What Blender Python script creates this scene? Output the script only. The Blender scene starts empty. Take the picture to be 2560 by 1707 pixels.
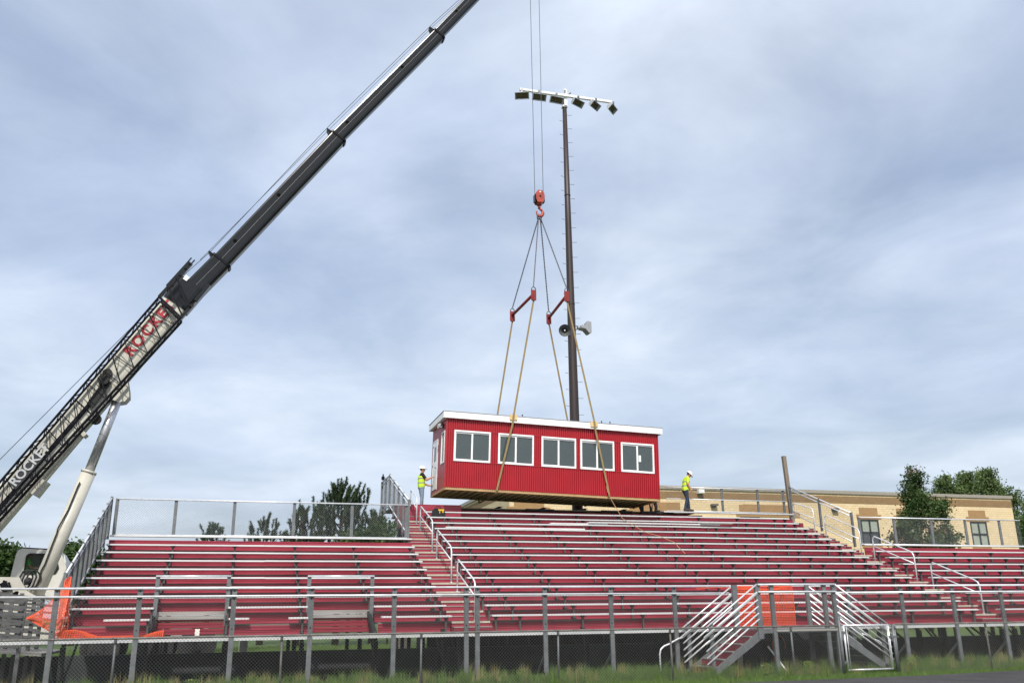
import bpy, bmesh, math, random
import numpy as np
from mathutils import Vector, Matrix
random.seed(7); rng = np.random.default_rng(7)
R_ = math.radians
sc = bpy.context.scene
col = sc.collection
V = Vector

# ------------------------------------------------------------------ camera
F = 2223.28; PITCH = .2955; YAW = .2884; ROLL = -.0117; EYE = 1.60
fw = V((math.sin(YAW)*math.cos(PITCH), math.cos(YAW)*math.cos(PITCH), math.sin(PITCH)))
rt = V((math.cos(YAW), -math.sin(YAW), 0)); up = rt.cross(fw)
c_, s_ = math.cos(ROLL), math.sin(ROLL)
RT = c_*rt + s_*up; UP = -s_*rt + c_*up
cam = bpy.data.cameras.new('camera'); camo = bpy.data.objects.new('camera', cam); col.objects.link(camo)
cam.sensor_width = 36; cam.lens = F/2560*36; cam.clip_end = 3000; cam.clip_start = .1
M = Matrix(((RT.x, UP.x, -fw.x, 0), (RT.y, UP.y, -fw.y, 0), (RT.z, UP.z, -fw.z, EYE), (0, 0, 0, 1)))
camo.matrix_world = M
sc.camera = camo
sc.render.resolution_x = 1024; sc.render.resolution_y = 682

def ray(u, v):
    return RT*((u-1280)/F) + UP*((853.5-v)/F) + fw
def at(u, v, y):            # photo pixel -> point on the upright plane at depth y
    d = ray(u, v); t = y/d.y
    return V((d.x*t, y, d.z*t+EYE))
def atx(u, v, x):
    d = ray(u, v); t = x/d.x
    return V((x, d.y*t, d.z*t+EYE))

# ------------------------------------------------------------------ sky and sun
SUN_D = V((.17, .65, -.74)).normalized()      # direction the light travels
sun_el = math.asin(-SUN_D.z); sun_az = math.atan2(-SUN_D.x, -SUN_D.y)
w = bpy.data.worlds.new('World'); sc.world = w; w.use_nodes = True
nt = w.node_tree; nt.nodes.clear()
def N(t, **k):
    n = nt.nodes.new(t)
    for a, b in k.items(): setattr(n, a, b)
    return n
L = lambda a, b: nt.links.new(a, b)
sky = N('ShaderNodeTexSky', sky_type='NISHITA'); sky.sun_disc = False
sky.sun_elevation = sun_el; sky.sun_rotation = sun_az; sky.air_density = 1.0; sky.dust_density = 4.0; sky.ozone_density = 1.0
bg1 = N('ShaderNodeBackground'); bg1.inputs['Strength'].default_value = .115; L(sky.outputs[0], bg1.inputs[0])
tc = N('ShaderNodeTexCoord'); sep = N('ShaderNodeSeparateXYZ'); L(tc.outputs['Generated'], sep.inputs[0])
az = N('ShaderNodeMath', operation='MAXIMUM'); L(sep.outputs[2], az.inputs[0]); az.inputs[1].default_value = 0.0
az2 = N('ShaderNodeMath', operation='ADD'); L(az.outputs[0], az2.inputs[0]); az2.inputs[1].default_value = .16
dx = N('ShaderNodeMath', operation='DIVIDE'); L(sep.outputs[0], dx.inputs[0]); L(az2.outputs[0], dx.inputs[1])
dy = N('ShaderNodeMath', operation='DIVIDE'); L(sep.outputs[1], dy.inputs[0]); L(az2.outputs[0], dy.inputs[1])
cmb = N('ShaderNodeCombineXYZ'); L(dx.outputs[0], cmb.inputs[0]); L(dy.outputs[0], cmb.inputs[1])
mp = N('ShaderNodeMapping'); L(cmb.outputs[0], mp.inputs[0]); mp.inputs['Rotation'].default_value = (0, 0, .5); mp.inputs['Location'].default_value = (3.1, 1.7, 0)
n1 = N('ShaderNodeTexNoise'); L(mp.outputs[0], n1.inputs['Vector'])
n1.inputs['Scale'].default_value = 1.9; n1.inputs['Detail'].default_value = 9; n1.inputs['Roughness'].default_value = .55; n1.inputs['Distortion'].default_value = .5
n2 = N('ShaderNodeTexNoise'); L(mp.outputs[0], n2.inputs['Vector'])
n2.inputs['Scale'].default_value = .7; n2.inputs['Detail'].default_value = 4; n2.inputs['Roughness'].default_value = .5
mx = N('ShaderNodeMix', data_type='FLOAT'); mx.inputs[0].default_value = .5; L(n1.outputs[0], mx.inputs[2]); L(n2.outputs[0], mx.inputs[3])
cr = N('ShaderNodeValToRGB'); L(mx.outputs[0], cr.inputs[0])
cr.color_ramp.elements[0].position = .36; cr.color_ramp.elements[0].color = (.42, .42, .42, 1)
cr.color_ramp.elements[1].position = .62; cr.color_ramp.elements[1].color = (1, 1, 1, 1)
# thick (greyer) and thin (whiter) cloud
n3 = N('ShaderNodeTexNoise'); L(mp.outputs[0], n3.inputs['Vector'])
n3.inputs['Scale'].default_value = 1.15; n3.inputs['Detail'].default_value = 7; n3.inputs['Roughness'].default_value = .55
cr2 = N('ShaderNodeValToRGB'); L(n3.outputs[0], cr2.inputs[0])
cr2.color_ramp.elements[0].position = .36; cr2.color_ramp.elements[0].color = (.42, .51, .68, 1)
cr2.color_ramp.elements[1].position = .64; cr2.color_ramp.elements[1].color = (.655, .73, .845, 1)
hz1 = N('ShaderNodeMath', operation='SUBTRACT'); hz1.inputs[0].default_value = 1; L(az.outputs[0], hz1.inputs[1])
hz2 = N('ShaderNodeMath', operation='POWER'); L(hz1.outputs[0], hz2.inputs[0]); hz2.inputs[1].default_value = 5.0
hz3 = N('ShaderNodeMath', operation='MULTIPLY'); L(hz2.outputs[0], hz3.inputs[0]); hz3.inputs[1].default_value = .75
hmix = N('ShaderNodeMix', data_type='RGBA'); L(hz3.outputs[0], hmix.inputs[0]); L(cr2.outputs[0], hmix.inputs[6]); hmix.inputs[7].default_value = (.665, .74, .84, 1)
hmax = N('ShaderNodeMath', operation='MAXIMUM'); L(cr.outputs[0], hmax.inputs[0]); L(hz3.outputs[0], hmax.inputs[1])
bg2 = N('ShaderNodeBackground'); L(hmix.outputs[2], bg2.inputs[0]); bg2.inputs['Strength'].default_value = 1.0
mixs = N('ShaderNodeMixShader'); L(hmax.outputs[0], mixs.inputs[0]); L(bg1.outputs[0], mixs.inputs[1]); L(bg2.outputs[0], mixs.inputs[2])
out = N('ShaderNodeOutputWorld'); L(mixs.outputs[0], out.inputs[0])

sl = bpy.data.lights.new('sun', 'SUN'); so = bpy.data.objects.new('sun', sl); col.objects.link(so)
sl.energy = 3.3; sl.angle = R_(2.0); sl.color = (1, .95, .88)
so.rotation_euler = SUN_D.to_track_quat('-Z', 'Y').to_euler(); so.location = (-10, -20, 60)
vs = sc.view_settings; vs.view_transform = 'Standard'; vs.look = 'None'; vs.exposure = 0.35; vs.gamma = 1
vs.use_curve_mapping = False
sc.render.engine = 'CYCLES'

# ------------------------------------------------------------------ materials
MATS = {}
def mat(name, c, rough=.6, metal=0., var=.12, scale=6., bump=0., bscale=40., spec=.5, c2=None, stretch=(1, 1, 1), dirt=0.):
    if name in MATS: return MATS[name]
    m = bpy.data.materials.new(name); m.use_nodes = True; t = m.node_tree
    b = t.nodes['Principled BSDF']; b.inputs['Roughness'].default_value = rough; b.inputs['Metallic'].default_value = metal
    b.inputs['Specular IOR Level'].default_value = spec
    tcn = t.nodes.new('ShaderNodeTexCoord'); mpn = t.nodes.new('ShaderNodeMapping'); mpn.inputs['Scale'].default_value = stretch
    t.links.new(tcn.outputs['Object'], mpn.inputs[0])
    nz = t.nodes.new('ShaderNodeTexNoise'); nz.inputs['Scale'].default_value = scale; nz.inputs['Detail'].default_value = 6
    t.links.new(mpn.outputs[0], nz.inputs['Vector'])
    r = t.nodes.new('ShaderNodeValToRGB'); t.links.new(nz.outputs[0], r.inputs[0])
    a = c2 if c2 else tuple(x*(1-var) for x in c); d = c if c2 else tuple(min(1, x*(1+var)) for x in c)
    r.color_ramp.elements[0].position = .3; r.color_ramp.elements[0].color = (*a, 1)
    r.color_ramp.elements[1].position = .7; r.color_ramp.elements[1].color = (*d, 1)
    csrc = r.outputs[0]
    if dirt > 0:
        nd = t.nodes.new('ShaderNodeTexNoise'); nd.inputs['Scale'].default_value = scale*.35; nd.inputs['Detail'].default_value = 9; nd.inputs['Roughness'].default_value = .7
        t.links.new(mpn.outputs[0], nd.inputs['Vector'])
        rd = t.nodes.new('ShaderNodeValToRGB'); t.links.new(nd.outputs[0], rd.inputs[0])
        rd.color_ramp.elements[0].position = .42; rd.color_ramp.elements[0].color = (1-dirt,)*3+(1,)
        rd.color_ramp.elements[1].position = .6; rd.color_ramp.elements[1].color = (1, 1, 1, 1)
        mm = t.nodes.new('ShaderNodeMix'); mm.data_type = 'RGBA'; mm.blend_type = 'MULTIPLY'; mm.inputs[0].default_value = 1
        t.links.new(csrc, mm.inputs[6]); t.links.new(rd.outputs[0], mm.inputs[7]); csrc = mm.outputs[2]
    t.links.new(csrc, b.inputs['Base Color'])
    if bump > 0:
        nb = t.nodes.new('ShaderNodeTexNoise'); nb.inputs['Scale'].default_value = bscale; nb.inputs['Detail'].default_value = 5
        t.links.new(mpn.outputs[0], nb.inputs['Vector'])
        bp = t.nodes.new('ShaderNodeBump'); bp.inputs['Strength'].default_value = bump; bp.inputs['Distance'].default_value = .02
        t.links.new(nb.outputs[0], bp.inputs['Height']); t.links.new(bp.outputs[0], b.inputs['Normal'])
    MATS[name] = m; return m

ALU = mat('aluminium', (.74, .74, .73), .42, .25, .1, 3, stretch=(.3, 3, 3), dirt=.18)
ALUW = mat('aluminium_weathered', (.40, .38, .35), .6, .3, .15, 3, stretch=(.3, 3, 3), dirt=.3)
PIPE = mat('galvanised_pipe', (.76, .77, .78), .36, .35, .1, 8, dirt=.12)
GALV = mat('galvanised_steel', (.185, .195, .20), .5, .35, .14, 9, dirt=.2)
GALVD = mat('weathered_fence_steel', (.21, .20, .18), .65, .25, .3, 6, dirt=.35)
WIRE = mat('fence_wire', (.17, .17, .16), .6, .3, .1, 4)
WIREL = mat('fence_wire_bright', (.34, .35, .35), .45, .5, .1, 4)
REDR = mat('red_riser_paint', (.37, .044, .074), .36, .05, .14, 1.6, stretch=(.6, 4, 4), c2=(.29, .024, .042), dirt=.22)
STEELD = mat('dark_frame_steel', (.016, .016, .017), .7, .2, .2, 4)
BOX_R = mat('press_box_red', (.335, .008, .016), .40, 0, .08, 1.5, spec=.5)
WHITE = mat('white_trim', (.80, .80, .79), .45, 0, .04, 3)
RAMPM = mat('ramp_steel', (.12, .122, .122), .6, .2, .2, 6, dirt=.3)
FOOTM = mat('foot_board_metal', (.21, .18, .16), .7, .15, .2, 3, stretch=(.4, 3, 3), dirt=.35)
BRKM = mat('bracket_steel', (.085, .085, .085), .6, .2, .2, 6)
WOOD = mat('lumber', (.42, .27, .13), .8, 0, .2, 3, stretch=(1, 8, 8), bump=.2)
WOODG = mat('weathered_wood', (.20, .16, .12), .85, 0, .3, 5, stretch=(6, 6, .6), bump=.3)
CONC = mat('concrete', (.36, .33, .28), .9, 0, .15, 3, bump=.2)
BLACKP = mat('crane_black_paint', (.008, .010, .012), .20, 0, .2, 3, spec=.35)
LATT = mat('lattice_black_paint', (.008, .008, .011), .3, 0, .2, 3, spec=.15)
CREAM = mat('crane_cream_paint', (.58, .56, .48), .4, 0, .06, 2, dirt=.15)
CHROME = mat('chrome_rod', (.55, .55, .57), .38, .8, .05, 3)
RUBBER = mat('rubber', (.018, .018, .018), .8, 0, .2, 10)
HOOKR = mat('hook_red', (.42, .06, .035), .5, .1, .2, 8, dirt=.3)
BARR = mat('spreader_red', (.27, .022, .018), .5, .1, .2, 6, dirt=.25)
CHAIN = mat('chain_steel', (.10, .09, .10), .5, .7, .2, 20)
STRAP = mat('sling_webbing', (.25, .185, .08), .85, 0, .15, 20)
ROPE = mat('wire_rope', (.09, .10, .12), .5, .6, .1, 20)
TAGL = mat('tag_line_rope', (.42, .25, .12), .9, 0, .15, 30)
POLE = mat('pole_steel', (.034, .022, .020), .5, .05, .25, 2, stretch=(3, 3, .4))
NETM = mat('orange_net', (.80, .10, .025), .6, 0, .12, 6)
HIVIS = mat('hivis_lime', (.55, .78, .04), .75, 0, .06, 9)
STRIPE = mat('reflective_tape', (.25, .27, .24), .5, 0, .05, 9)
JEANL = mat('light_denim', (.20, .26, .33), .9, 0, .2, 12)
JEAND = mat('dark_denim', (.022, .034, .062), .9, 0, .25, 12)
TEEB = mat('black_cloth', (.014, .014, .016), .9, 0, .2, 12)
GREENS = mat('green_shirt', (.12, .62, .05), .85, 0, .1, 12)
SKIN = mat('skin', (.46, .22, .14), .6, 0, .08, 9)
HAIR = mat('hair', (.02, .013, .01), .8, 0, .2, 30)
BOOT = mat('boot_leather', (.05, .035, .026), .8, 0, .2, 12)
HAT = mat('hard_hat_shell', (.84, .84, .83), .3, 0, .02, 4)
STONE_B = None

def glassmat(name, c, alpha_mix=0., rough=.04):
    m = bpy.data.materials.new(name); m.use_nodes = True; t = m.node_tree; b = t.nodes['Principled BSDF']
    nz = t.nodes.new('ShaderNodeTexNoise'); nz.inputs['Scale'].default_value = .8; nz.inputs['Detail'].default_value = 2
    r = t.nodes.new('ShaderNodeValToRGB'); t.links.new(nz.outputs[0], r.inputs[0])
    r.color_ramp.elements[0].color = (*[x*.75 for x in c], 1); r.color_ramp.elements[1].color = (*[x*1.2 for x in c], 1)
    t.links.new(r.outputs[0], b.inputs['Base Color'])
    b.inputs['Roughness'].default_value = rough; b.inputs['Specular IOR Level'].default_value = .9
    if alpha_mix:
        tr = t.nodes.new('ShaderNodeBsdfTransparent'); tr.inputs[0].default_value = (.75, .85, .78, 1)
        ms = t.nodes.new('ShaderNodeMixShader'); ms.inputs[0].default_value = alpha_mix
        t.links.new(b.outputs[0], ms.inputs[1]); t.links.new(tr.outputs[0], ms.inputs[2])
        t.links.new(ms.outputs[0], t.nodes['Material Output'].inputs[0])
    MATS[name] = m; return m
GLASS = glassmat('window_glass', (.075, .095, .095), .25)
CABGL = glassmat('cab_glass', (.02, .035, .03), .82)
BLDGL = glassmat('school_glass', (.035, .04, .045), 0)

def brickmat(name, c1, c2, mortar, sx, sy):
    m = bpy.data.materials.new(name); m.use_nodes = True; t = m.node_tree; b = t.nodes['Principled BSDF']; b.inputs['Roughness'].default_value = .9
    tcn = t.nodes.new('ShaderNodeTexCoord'); sp = t.nodes.new('ShaderNodeSeparateXYZ'); cb = t.nodes.new('ShaderNodeCombineXYZ')
    t.links.new(tcn.outputs['Object'], sp.inputs[0])
    ad = t.nodes.new('ShaderNodeMath'); ad.operation = 'ADD'; t.links.new(sp.outputs[0], ad.inputs[0]); t.links.new(sp.outputs[1], ad.inputs[1])
    t.links.new(ad.outputs[0], cb.inputs[0]); t.links.new(sp.outputs[2], cb.inputs[1])
    br = t.nodes.new('ShaderNodeTexBrick'); t.links.new(cb.outputs[0], br.inputs['Vector'])
    br.inputs['Color1'].default_value = (*c1, 1); br.inputs['Color2'].default_value = (*c2, 1); br.inputs['Mortar'].default_value = (*mortar, 1)
    br.inputs['Scale'].default_value = 1; br.inputs['Brick Width'].default_value = sx; br.inputs['Row Height'].default_value = sy; br.inputs['Mortar Size'].default_value = .012
    nz = t.nodes.new('ShaderNodeTexNoise'); nz.inputs['Scale'].default_value = .7; nz.inputs['Detail'].default_value = 6; t.links.new(tcn.outputs['Object'], nz.inputs['Vector'])
    r = t.nodes.new('ShaderNodeValToRGB'); t.links.new(nz.outputs[0], r.inputs[0]); r.color_ramp.elements[0].color = (.86, .86, .86, 1); r.color_ramp.elements[1].color = (1.08, 1.06, 1.04, 1)
    mm = t.nodes.new('ShaderNodeMix'); mm.data_type = 'RGBA'; mm.blend_type = 'MULTIPLY'; mm.inputs[0].default_value = 1
    t.links.new(br.outputs[0], mm.inputs[6]); t.links.new(r.outputs[0], mm.inputs[7]); t.links.new(mm.outputs[2], b.inputs['Base Color'])
    MATS[name] = m; return m
BLOCK = brickmat('cream_block', (.72, .58, .36), (.65, .52, .31), (.46, .37, .23), .4, .2)
BAND = brickmat('brown_block', (.27, .175, .085), (.23, .15, .07), (.20, .13, .07), .4, .2)
LINT = brickmat('tan_block', (.36, .22, .10), (.33, .20, .09), (.30, .19, .09), .4, .2)

def grassmat(name, c1, c2, c3):
    m = bpy.data.materials.new(name); m.use_nodes = True; t = m.node_tree; b = t.nodes['Principled BSDF']; b.inputs['Roughness'].default_value = .9
    tcn = t.nodes.new('ShaderNodeTexCoord')
    a = t.nodes.new('ShaderNodeTexNoise'); a.inputs['Scale'].default_value = 1.3; a.inputs['Detail'].default_value = 10; a.inputs['Roughness'].default_value = .7; t.links.new(tcn.outputs['Object'], a.inputs['Vector'])
    r = t.nodes.new('ShaderNodeValToRGB'); t.links.new(a.outputs[0], r.inputs[0])
    r.color_ramp.elements[0].position = .3; r.color_ramp.elements[0].color = (*c1, 1); r.color_ramp.elements[1].position = .7; r.color_ramp.elements[1].color = (*c2, 1)
    e = r.color_ramp.elements.new(.55); e.color = (*c3, 1)
    t.links.new(r.outputs[0], b.inputs['Base Color'])
    nb = t.nodes.new('ShaderNodeTexNoise'); nb.inputs['Scale'].default_value = 60; t.links.new(tcn.outputs['Object'], nb.inputs['Vector'])
    bp = t.nodes.new('ShaderNodeBump'); bp.inputs['Strength'].default_value = .6; bp.inputs['Distance'].default_value = .05; t.links.new(nb.outputs[0], bp.inputs['Height']); t.links.new(bp.outputs[0], b.inputs['Normal'])
    MATS[name] = m; return m
GRASS = grassmat('grass_ground', (.045, .085, .014), (.085, .135, .028), (.062, .108, .020))
BLADE = mat('grass_blade', (.10, .155, .030), .8, 0, .3, 7, c2=(.040, .088, .013))
SEED = mat('dry_grass', (.20, .18, .07), .85, 0, .25, 1.2)
ASPH = mat('asphalt', (.050, .047, .046), .92, 0, .3, 1.1, bump=.5, bscale=120, dirt=.25)
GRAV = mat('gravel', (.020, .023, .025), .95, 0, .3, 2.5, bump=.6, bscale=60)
def leafmat(name, c, var):
    m = mat(name, c, .6, 0, var, .7); t = m.node_tree; b = t.nodes['Principled BSDF']; tr = t.nodes.new('ShaderNodeBsdfTranslucent')
    src = b.inputs['Base Color'].links[0].from_socket; t.links.new(src, tr.inputs[0]); ms = t.nodes.new('ShaderNodeMixShader'); ms.inputs[0].default_value = .4
    t.links.new(b.outputs[0], ms.inputs[1]); t.links.new(tr.outputs[0], ms.inputs[2]); t.links.new(ms.outputs[0], t.nodes['Material Output'].inputs[0]); return m
LEAF1 = leafmat('leaf_dark', (.042, .085, .020), .4)
LEAF2 = leafmat('leaf_mid', (.085, .14, .035), .35)
LEAF4 = leafmat('leaf_light', (.15, .21, .075), .3)
LEAF3 = mat('leaf_rust', (.13, .06, .022), .6, 0, .35, .9)
NEEDLE = mat('pine_needle', (.018, .042, .016), .7, 0, .4, .9, c2=(.045, .075, .022))
BARK = mat('bark', (.09, .065, .045), .9, 0, .3, 6, bump=.5)

# ------------------------------------------------------------------ mesh helpers
class MB:
    def __init__(s): s.v = []; s.f = []; s.m = []
    def add(s, vs_, fs, mi=0):
        o = len(s.v); s.v += [tuple(p) for p in vs_]; s.f += [tuple(i+o for i in f) for f in fs]; s.m += [mi]*len(fs)
    def box(s, x0, x1, y0, y1, z0, z1, mi=0):
        s.add([(x0,y0,z0),(x1,y0,z0),(x1,y1,z0),(x0,y1,z0),(x0,y0,z1),(x1,y0,z1),(x1,y1,z1),(x0,y1,z1)],
              [(0,3,2,1),(4,5,6,7),(0,1,5,4),(1,2,6,5),(2,3,7,6),(3,0,4,7)], mi)
    def bar(s, a, b, w_, h_, upv=(0, 0, 1), mi=0):
        a = V(a); b = V(b); d = (b-a).normalized(); u = V(upv)
        if abs(d.dot(u)) > .98: u = V((0, 1, 0))
        r = d.cross(u).normalized(); u = r.cross(d).normalized(); r *= w_/2; u *= h_/2
        s.add([a-r-u, a+r-u, a+r+u, a-r+u, b-r-u, b+r-u, b+r+u, b-r+u],
              [(0,3,2,1),(4,5,6,7),(0,1,5,4),(1,2,6,5),(2,3,7,6),(3,0,4,7)], mi)
    def tube(s, pts, r, n=8, mi=0, cap=True):
        pts = [V(p) for p in pts]; rs = r if isinstance(r, (list, tuple)) else [r]*len(pts)
        o = len(s.v); prev = None
        for i, p in enumerate(pts):
            d = (pts[min(i+1, len(pts)-1)]-pts[max(i-1, 0)]).normalized()
            u = V((0, 0, 1)) if abs(d.z) < .95 else V((1, 0, 0))
            if prev is not None: u = prev
            a = d.cross(u)
            if a.length < 1e-6: a = d.orthogonal()
            a.normalize(); b = a.cross(d).normalized(); prev = b
            for k in range(n):
                t = 2*math.pi*k/n; s.v.append(tuple(p+(a*math.cos(t)+b*math.sin(t))*rs[i]))
        for i in range(len(pts)-1):
            for k in range(n):
                s.f.append((o+i*n+k, o+i*n+(k+1) % n, o+(i+1)*n+(k+1) % n, o+(i+1)*n+k)); s.m.append(mi)
        if cap:
            s.f.append(tuple(o+k for k in range(n))[::-1]); s.m.append(mi)
            s.f.append(tuple(o+(len(pts)-1)*n+k for k in range(n))); s.m.append(mi)
    def prism(s, poly, ax, a0, a1, mi=0):       # polygon in the two other axes, extruded along ax
        def mk(p, t):
            q = list(p); q.insert(ax, t); return tuple(q)
        n = len(poly); vs_ = [mk(p, a0) for p in poly]+[mk(p, a1) for p in poly]
        s.add(vs_, [tuple(range(n))[::-1], tuple(range(n, 2*n))]+[(i, (i+1) % n, n+(i+1) % n, n+i) for i in range(n)], mi)
    def sphere(s, c, r, n=8, m=6, sc_=(1, 1, 1), mi=0):
        c = V(c); vs_ = []; fs = []
        for i in range(m+1):
            th = math.pi*i/m
            for k in range(n):
                ph = 2*math.pi*k/n
                vs_.append((c.x+r*sc_[0]*math.sin(th)*math.cos(ph), c.y+r*sc_[1]*math.sin(th)*math.sin(ph), c.z+r*sc_[2]*math.cos(th)))
        for i in range(m):
            for k in range(n): fs.append((i*n+k, (i+1)*n+k, (i+1)*n+(k+1) % n, i*n+(k+1) % n))
        s.add(vs_, fs, mi)
    def mesh(s, name, mats, smooth=False):
        me = bpy.data.meshes.new(name); me.from_pydata(s.v, [], s.f); 
        for m_ in (mats if isinstance(mats, (list, tuple)) else [mats]): me.materials.append(m_)
        if len(set(s.m)) > 1: me.polygons.foreach_set('material_index', s.m)
        bm = bmesh.new(); bm.from_mesh(me); bmesh.ops.recalc_face_normals(bm, faces=bm.faces); bm.to_mesh(me); bm.free()
        if smooth: me.shade_smooth()
        return me
    def build(s, name, mats, parent=None, smooth=False):
        return link(name, s.mesh(name, mats, smooth), parent)
def link(name, me, parent=None, loc=None):
    o = bpy.data.objects.new(name, me); col.objects.link(o)
    if parent is not None: o.parent = parent
    if loc is not None: o.location = loc
    return o
def tag(o, label=None, cat=None, group=None, kind=None):
    if label: o['label'] = label
    if cat: o['category'] = cat
    if group: o['group'] = group
    if kind: o['kind'] = kind
    return o
def thing(name, label, cat, loc=(0, 0, 0), group=None):
    o = bpy.data.objects.new(name, None); col.objects.link(o); o.location = loc; o.empty_display_size = .2
    return tag(o, label, cat, group)
def one(name, mats, fn, parent=None, smooth=False):
    m_ = MB(); fn(m_); return m_.build(name, mats, parent, smooth)

def wire_mesh(mb, O, U, Vv, L_, H_, s=.07, r=.0024, amp=0):
    """diamond mesh: straight diagonal wires in the parallelogram O + u*U + v*V, 0<u<L, 0<v<H"""
    O = V(O); U = V(U); Vv = V(Vv); nrm = U.cross(Vv).normalized()
    for sg in (1, -1):
        k0 = -H_ if sg == 1 else 0
        k = k0 + s*.5
        kend = L_ if sg == 1 else L_+H_
        while k < kend:
            # u = k + sg*v
            if sg == 1: v0 = max(0, -k); v1 = min(H_, L_-k)
            else: v0 = max(0, k-L_); v1 = min(H_, k)
            if v1-v0 > .01:
                a = O+U*(k+sg*v0)+Vv*v0; b = O+U*(k+sg*v1)+Vv*v1
                off = nrm*(.002*sg); a = a+off; b = b+off
                d = (b-a).normalized(); p = d.cross(nrm).normalized()
                e = [nrm*r, p*(r*.87)-nrm*(r*.5), -p*(r*.87)-nrm*(r*.5)]
                mb.add([a+x for x in e]+[b+x for x in e], [(0,1,4,3),(1,2,5,4),(2,0,3,5)])
            k += s

# ------------------------------------------------------------------ ground
def terrain(mb):
    mb.add([(-1500,-1500,-.02),(1500,-1500,-.02),(1500,1500,-.02),(-1500,1500,-.02)], [(0,1,2,3)])
tag(one('ground', GRASS, terrain), kind='structure')
def trk(mb):
    # edge of the running track bends away slowly
    xs = np.linspace(-60, 90, 60); ed = [19.55+(max(0, x-14)**2)*.018 if x < 60 else 19.55+46**2*.018 for x in xs]
    vs_ = [(x, -6, 0.0) for x in xs]+[(x, e, 0.0) for x, e in zip(xs, ed)]; n = len(xs)
    mb.add(vs_, [(i, i+1, n+i+1, n+i) for i in range(n-1)])
tag(one('track', ASPH, trk), kind='structure')
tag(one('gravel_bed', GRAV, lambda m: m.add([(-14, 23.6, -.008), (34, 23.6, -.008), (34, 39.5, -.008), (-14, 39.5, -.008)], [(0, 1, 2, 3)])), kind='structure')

# ------------------------------------------------------------------ bleachers
Y15 = 24.134; TR = .711; RI = .2722; DECK = 1.12; GY = 23.2
yr = lambda n: Y15+(15-n)*TR
zf = lambda n: DECK+(15-n)*RI
SPL = [.0]
def seat_mesh(L_):
    # extruded plank: box with lip and shallow ribs on top
    m_ = MB(); pr = [(0, -.045), (.02, -.045), (.02, -.03), (.23, -.03), (.23, -.045), (.25, -.045), (.25, -.004), (.245, 0), (.19, 0), (.185, -.004), (.13, -.004), (.125, 0), (.07, 0), (.065, -.004), (.008, -.004), (0, -.010)]
    m_.prism(pr, 0, 0, L_); return m_.mesh('seat_plank', ALU)
_sm = {}
def seat(parent, x0, x1, y, z, name='seat_plank', m=None):
    k = round(x1-x0, 3)
    if k not in _sm: _sm[k] = seat_mesh(k)
    o = link(name, _sm[k], parent, (x0, y, z)); return o
def bracket_mesh():
    m_ = MB()
    m_.box(-.022, .022, .10, .16, 0, .37); m_.prism([(-.065, .385), (.065, .385), (.024, .31), (-.024, .31)], 1, .07, .19)
    m_.box(-.05, .05, .02, .24, .37, .385)
    return m_.mesh('seat_bracket', BRKM)
BRK = bracket_mesh()
def riser_mb(L_, h):
    # two stacked ribbed boards
    m_ = MB(); pr = []
    hh = h/2
    for i in range(2):
        z0 = i*hh
        pr += [(0, z0+.006), (-.016, z0+.012), (-.016, z0+.030), (-.006, z0+.038), (-.006, z0+hh-.042), (-.016, z0+hh-.034), (-.016, z0+hh-.012), (0, z0+hh-.006)]
    pr = [(a, b) for a, b in pr]+[(.02, h), (.02, 0)]
    m_.prism(pr, 0, 0, L_); return m_.mesh('riser', REDR)
_rm = {}
def riser(parent, x0, x1, y, z0, z1):
    k = (round(x1-x0, 3), round(z1-z0, 3))
    if k not in _rm: _rm[k] = riser_mb(*k)
    return link('riser', _rm[k], parent, (x0, y, z0))
_fm = {}
def foot(parent, x0, x1, y0, y1, z):
    k = (round(x1-x0, 3), round(y1-y0, 3))
    if k not in _fm:
        m_ = MB(); L_, D = k; m_.box(0, L_, 0, .225, -.042, 0); n = max(1, int(round((D-.235)/.235)))
        dd = (D-.235)/n
        for i in range(n): m_.box(0, L_, .235+i*dd, .235+(i+1)*dd-.01, -.042, -.001)
        _fm[k] = m_.mesh('foot_board', FOOTM)
    return link('foot_board', _fm[k], parent, (x0, y0, z))
def halfstep_mesh(L_):
    m_ = MB(); m_.box(0, L_, 0, .30, -.128, -.02, 0); m_.box(-.005, L_+.005, -.018, .30, -.02, 0, 1); return m_.mesh('aisle_step', [REDR, ALUW])
_hm = {}
NOSE = mat('step_nosing', (.50, .45, .36), .7, .1, .2, 4, dirt=.3)
def aisle(parent, x0, x1, rows):
    k = round(x1-x0, 3)
    if k not in _hm:
        m_ = MB(); m_.box(0, k, 0, .05, -.05, .004); _hm[k] = (halfstep_mesh(k), m_.mesh('step_nosing', NOSE))
    for n in rows:
        if n < 15:
            link('aisle_step', _hm[k][0], parent, (x0, yr(n)-.46-.31, zf(n)-RI/2))
            link('step_nosing', _hm[k][1], parent, (x0, yr(n)-.515, zf(n)-.0))
def handrail(parent, x, yb, zb0, zb1, yf, zf0, zf1, r=.024):
    m_ = MB()
    top = [V((x, yb, zb0)), V((x, yb, zb1-.16)), V((x, yb-.03, zb1-.05)), V((x, yb-.12, zb1)), V((x, yb-.22, zb1-.03)),
           V((x, yf+.20, zf1+.10)), V((x, yf+.06, zf1+.02)), V((x, yf, zf1-.10)), V((x, yf, zf0))]
    m_.tube(top, r, 8)
    m_.tube([V((x, yb, zb1-.34)), V((x, yf, zf1-.36))], r*.9, 8)
    m_.tube([V((x, yb, zb0)), V((x, yb, zb0+.012))], r*2, 8); m_.tube([V((x, yf, zf0)), V((x, yf, zf0+.012))], r*2, 8)
    return m_.build('handrail', PIPE, parent, True)
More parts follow.
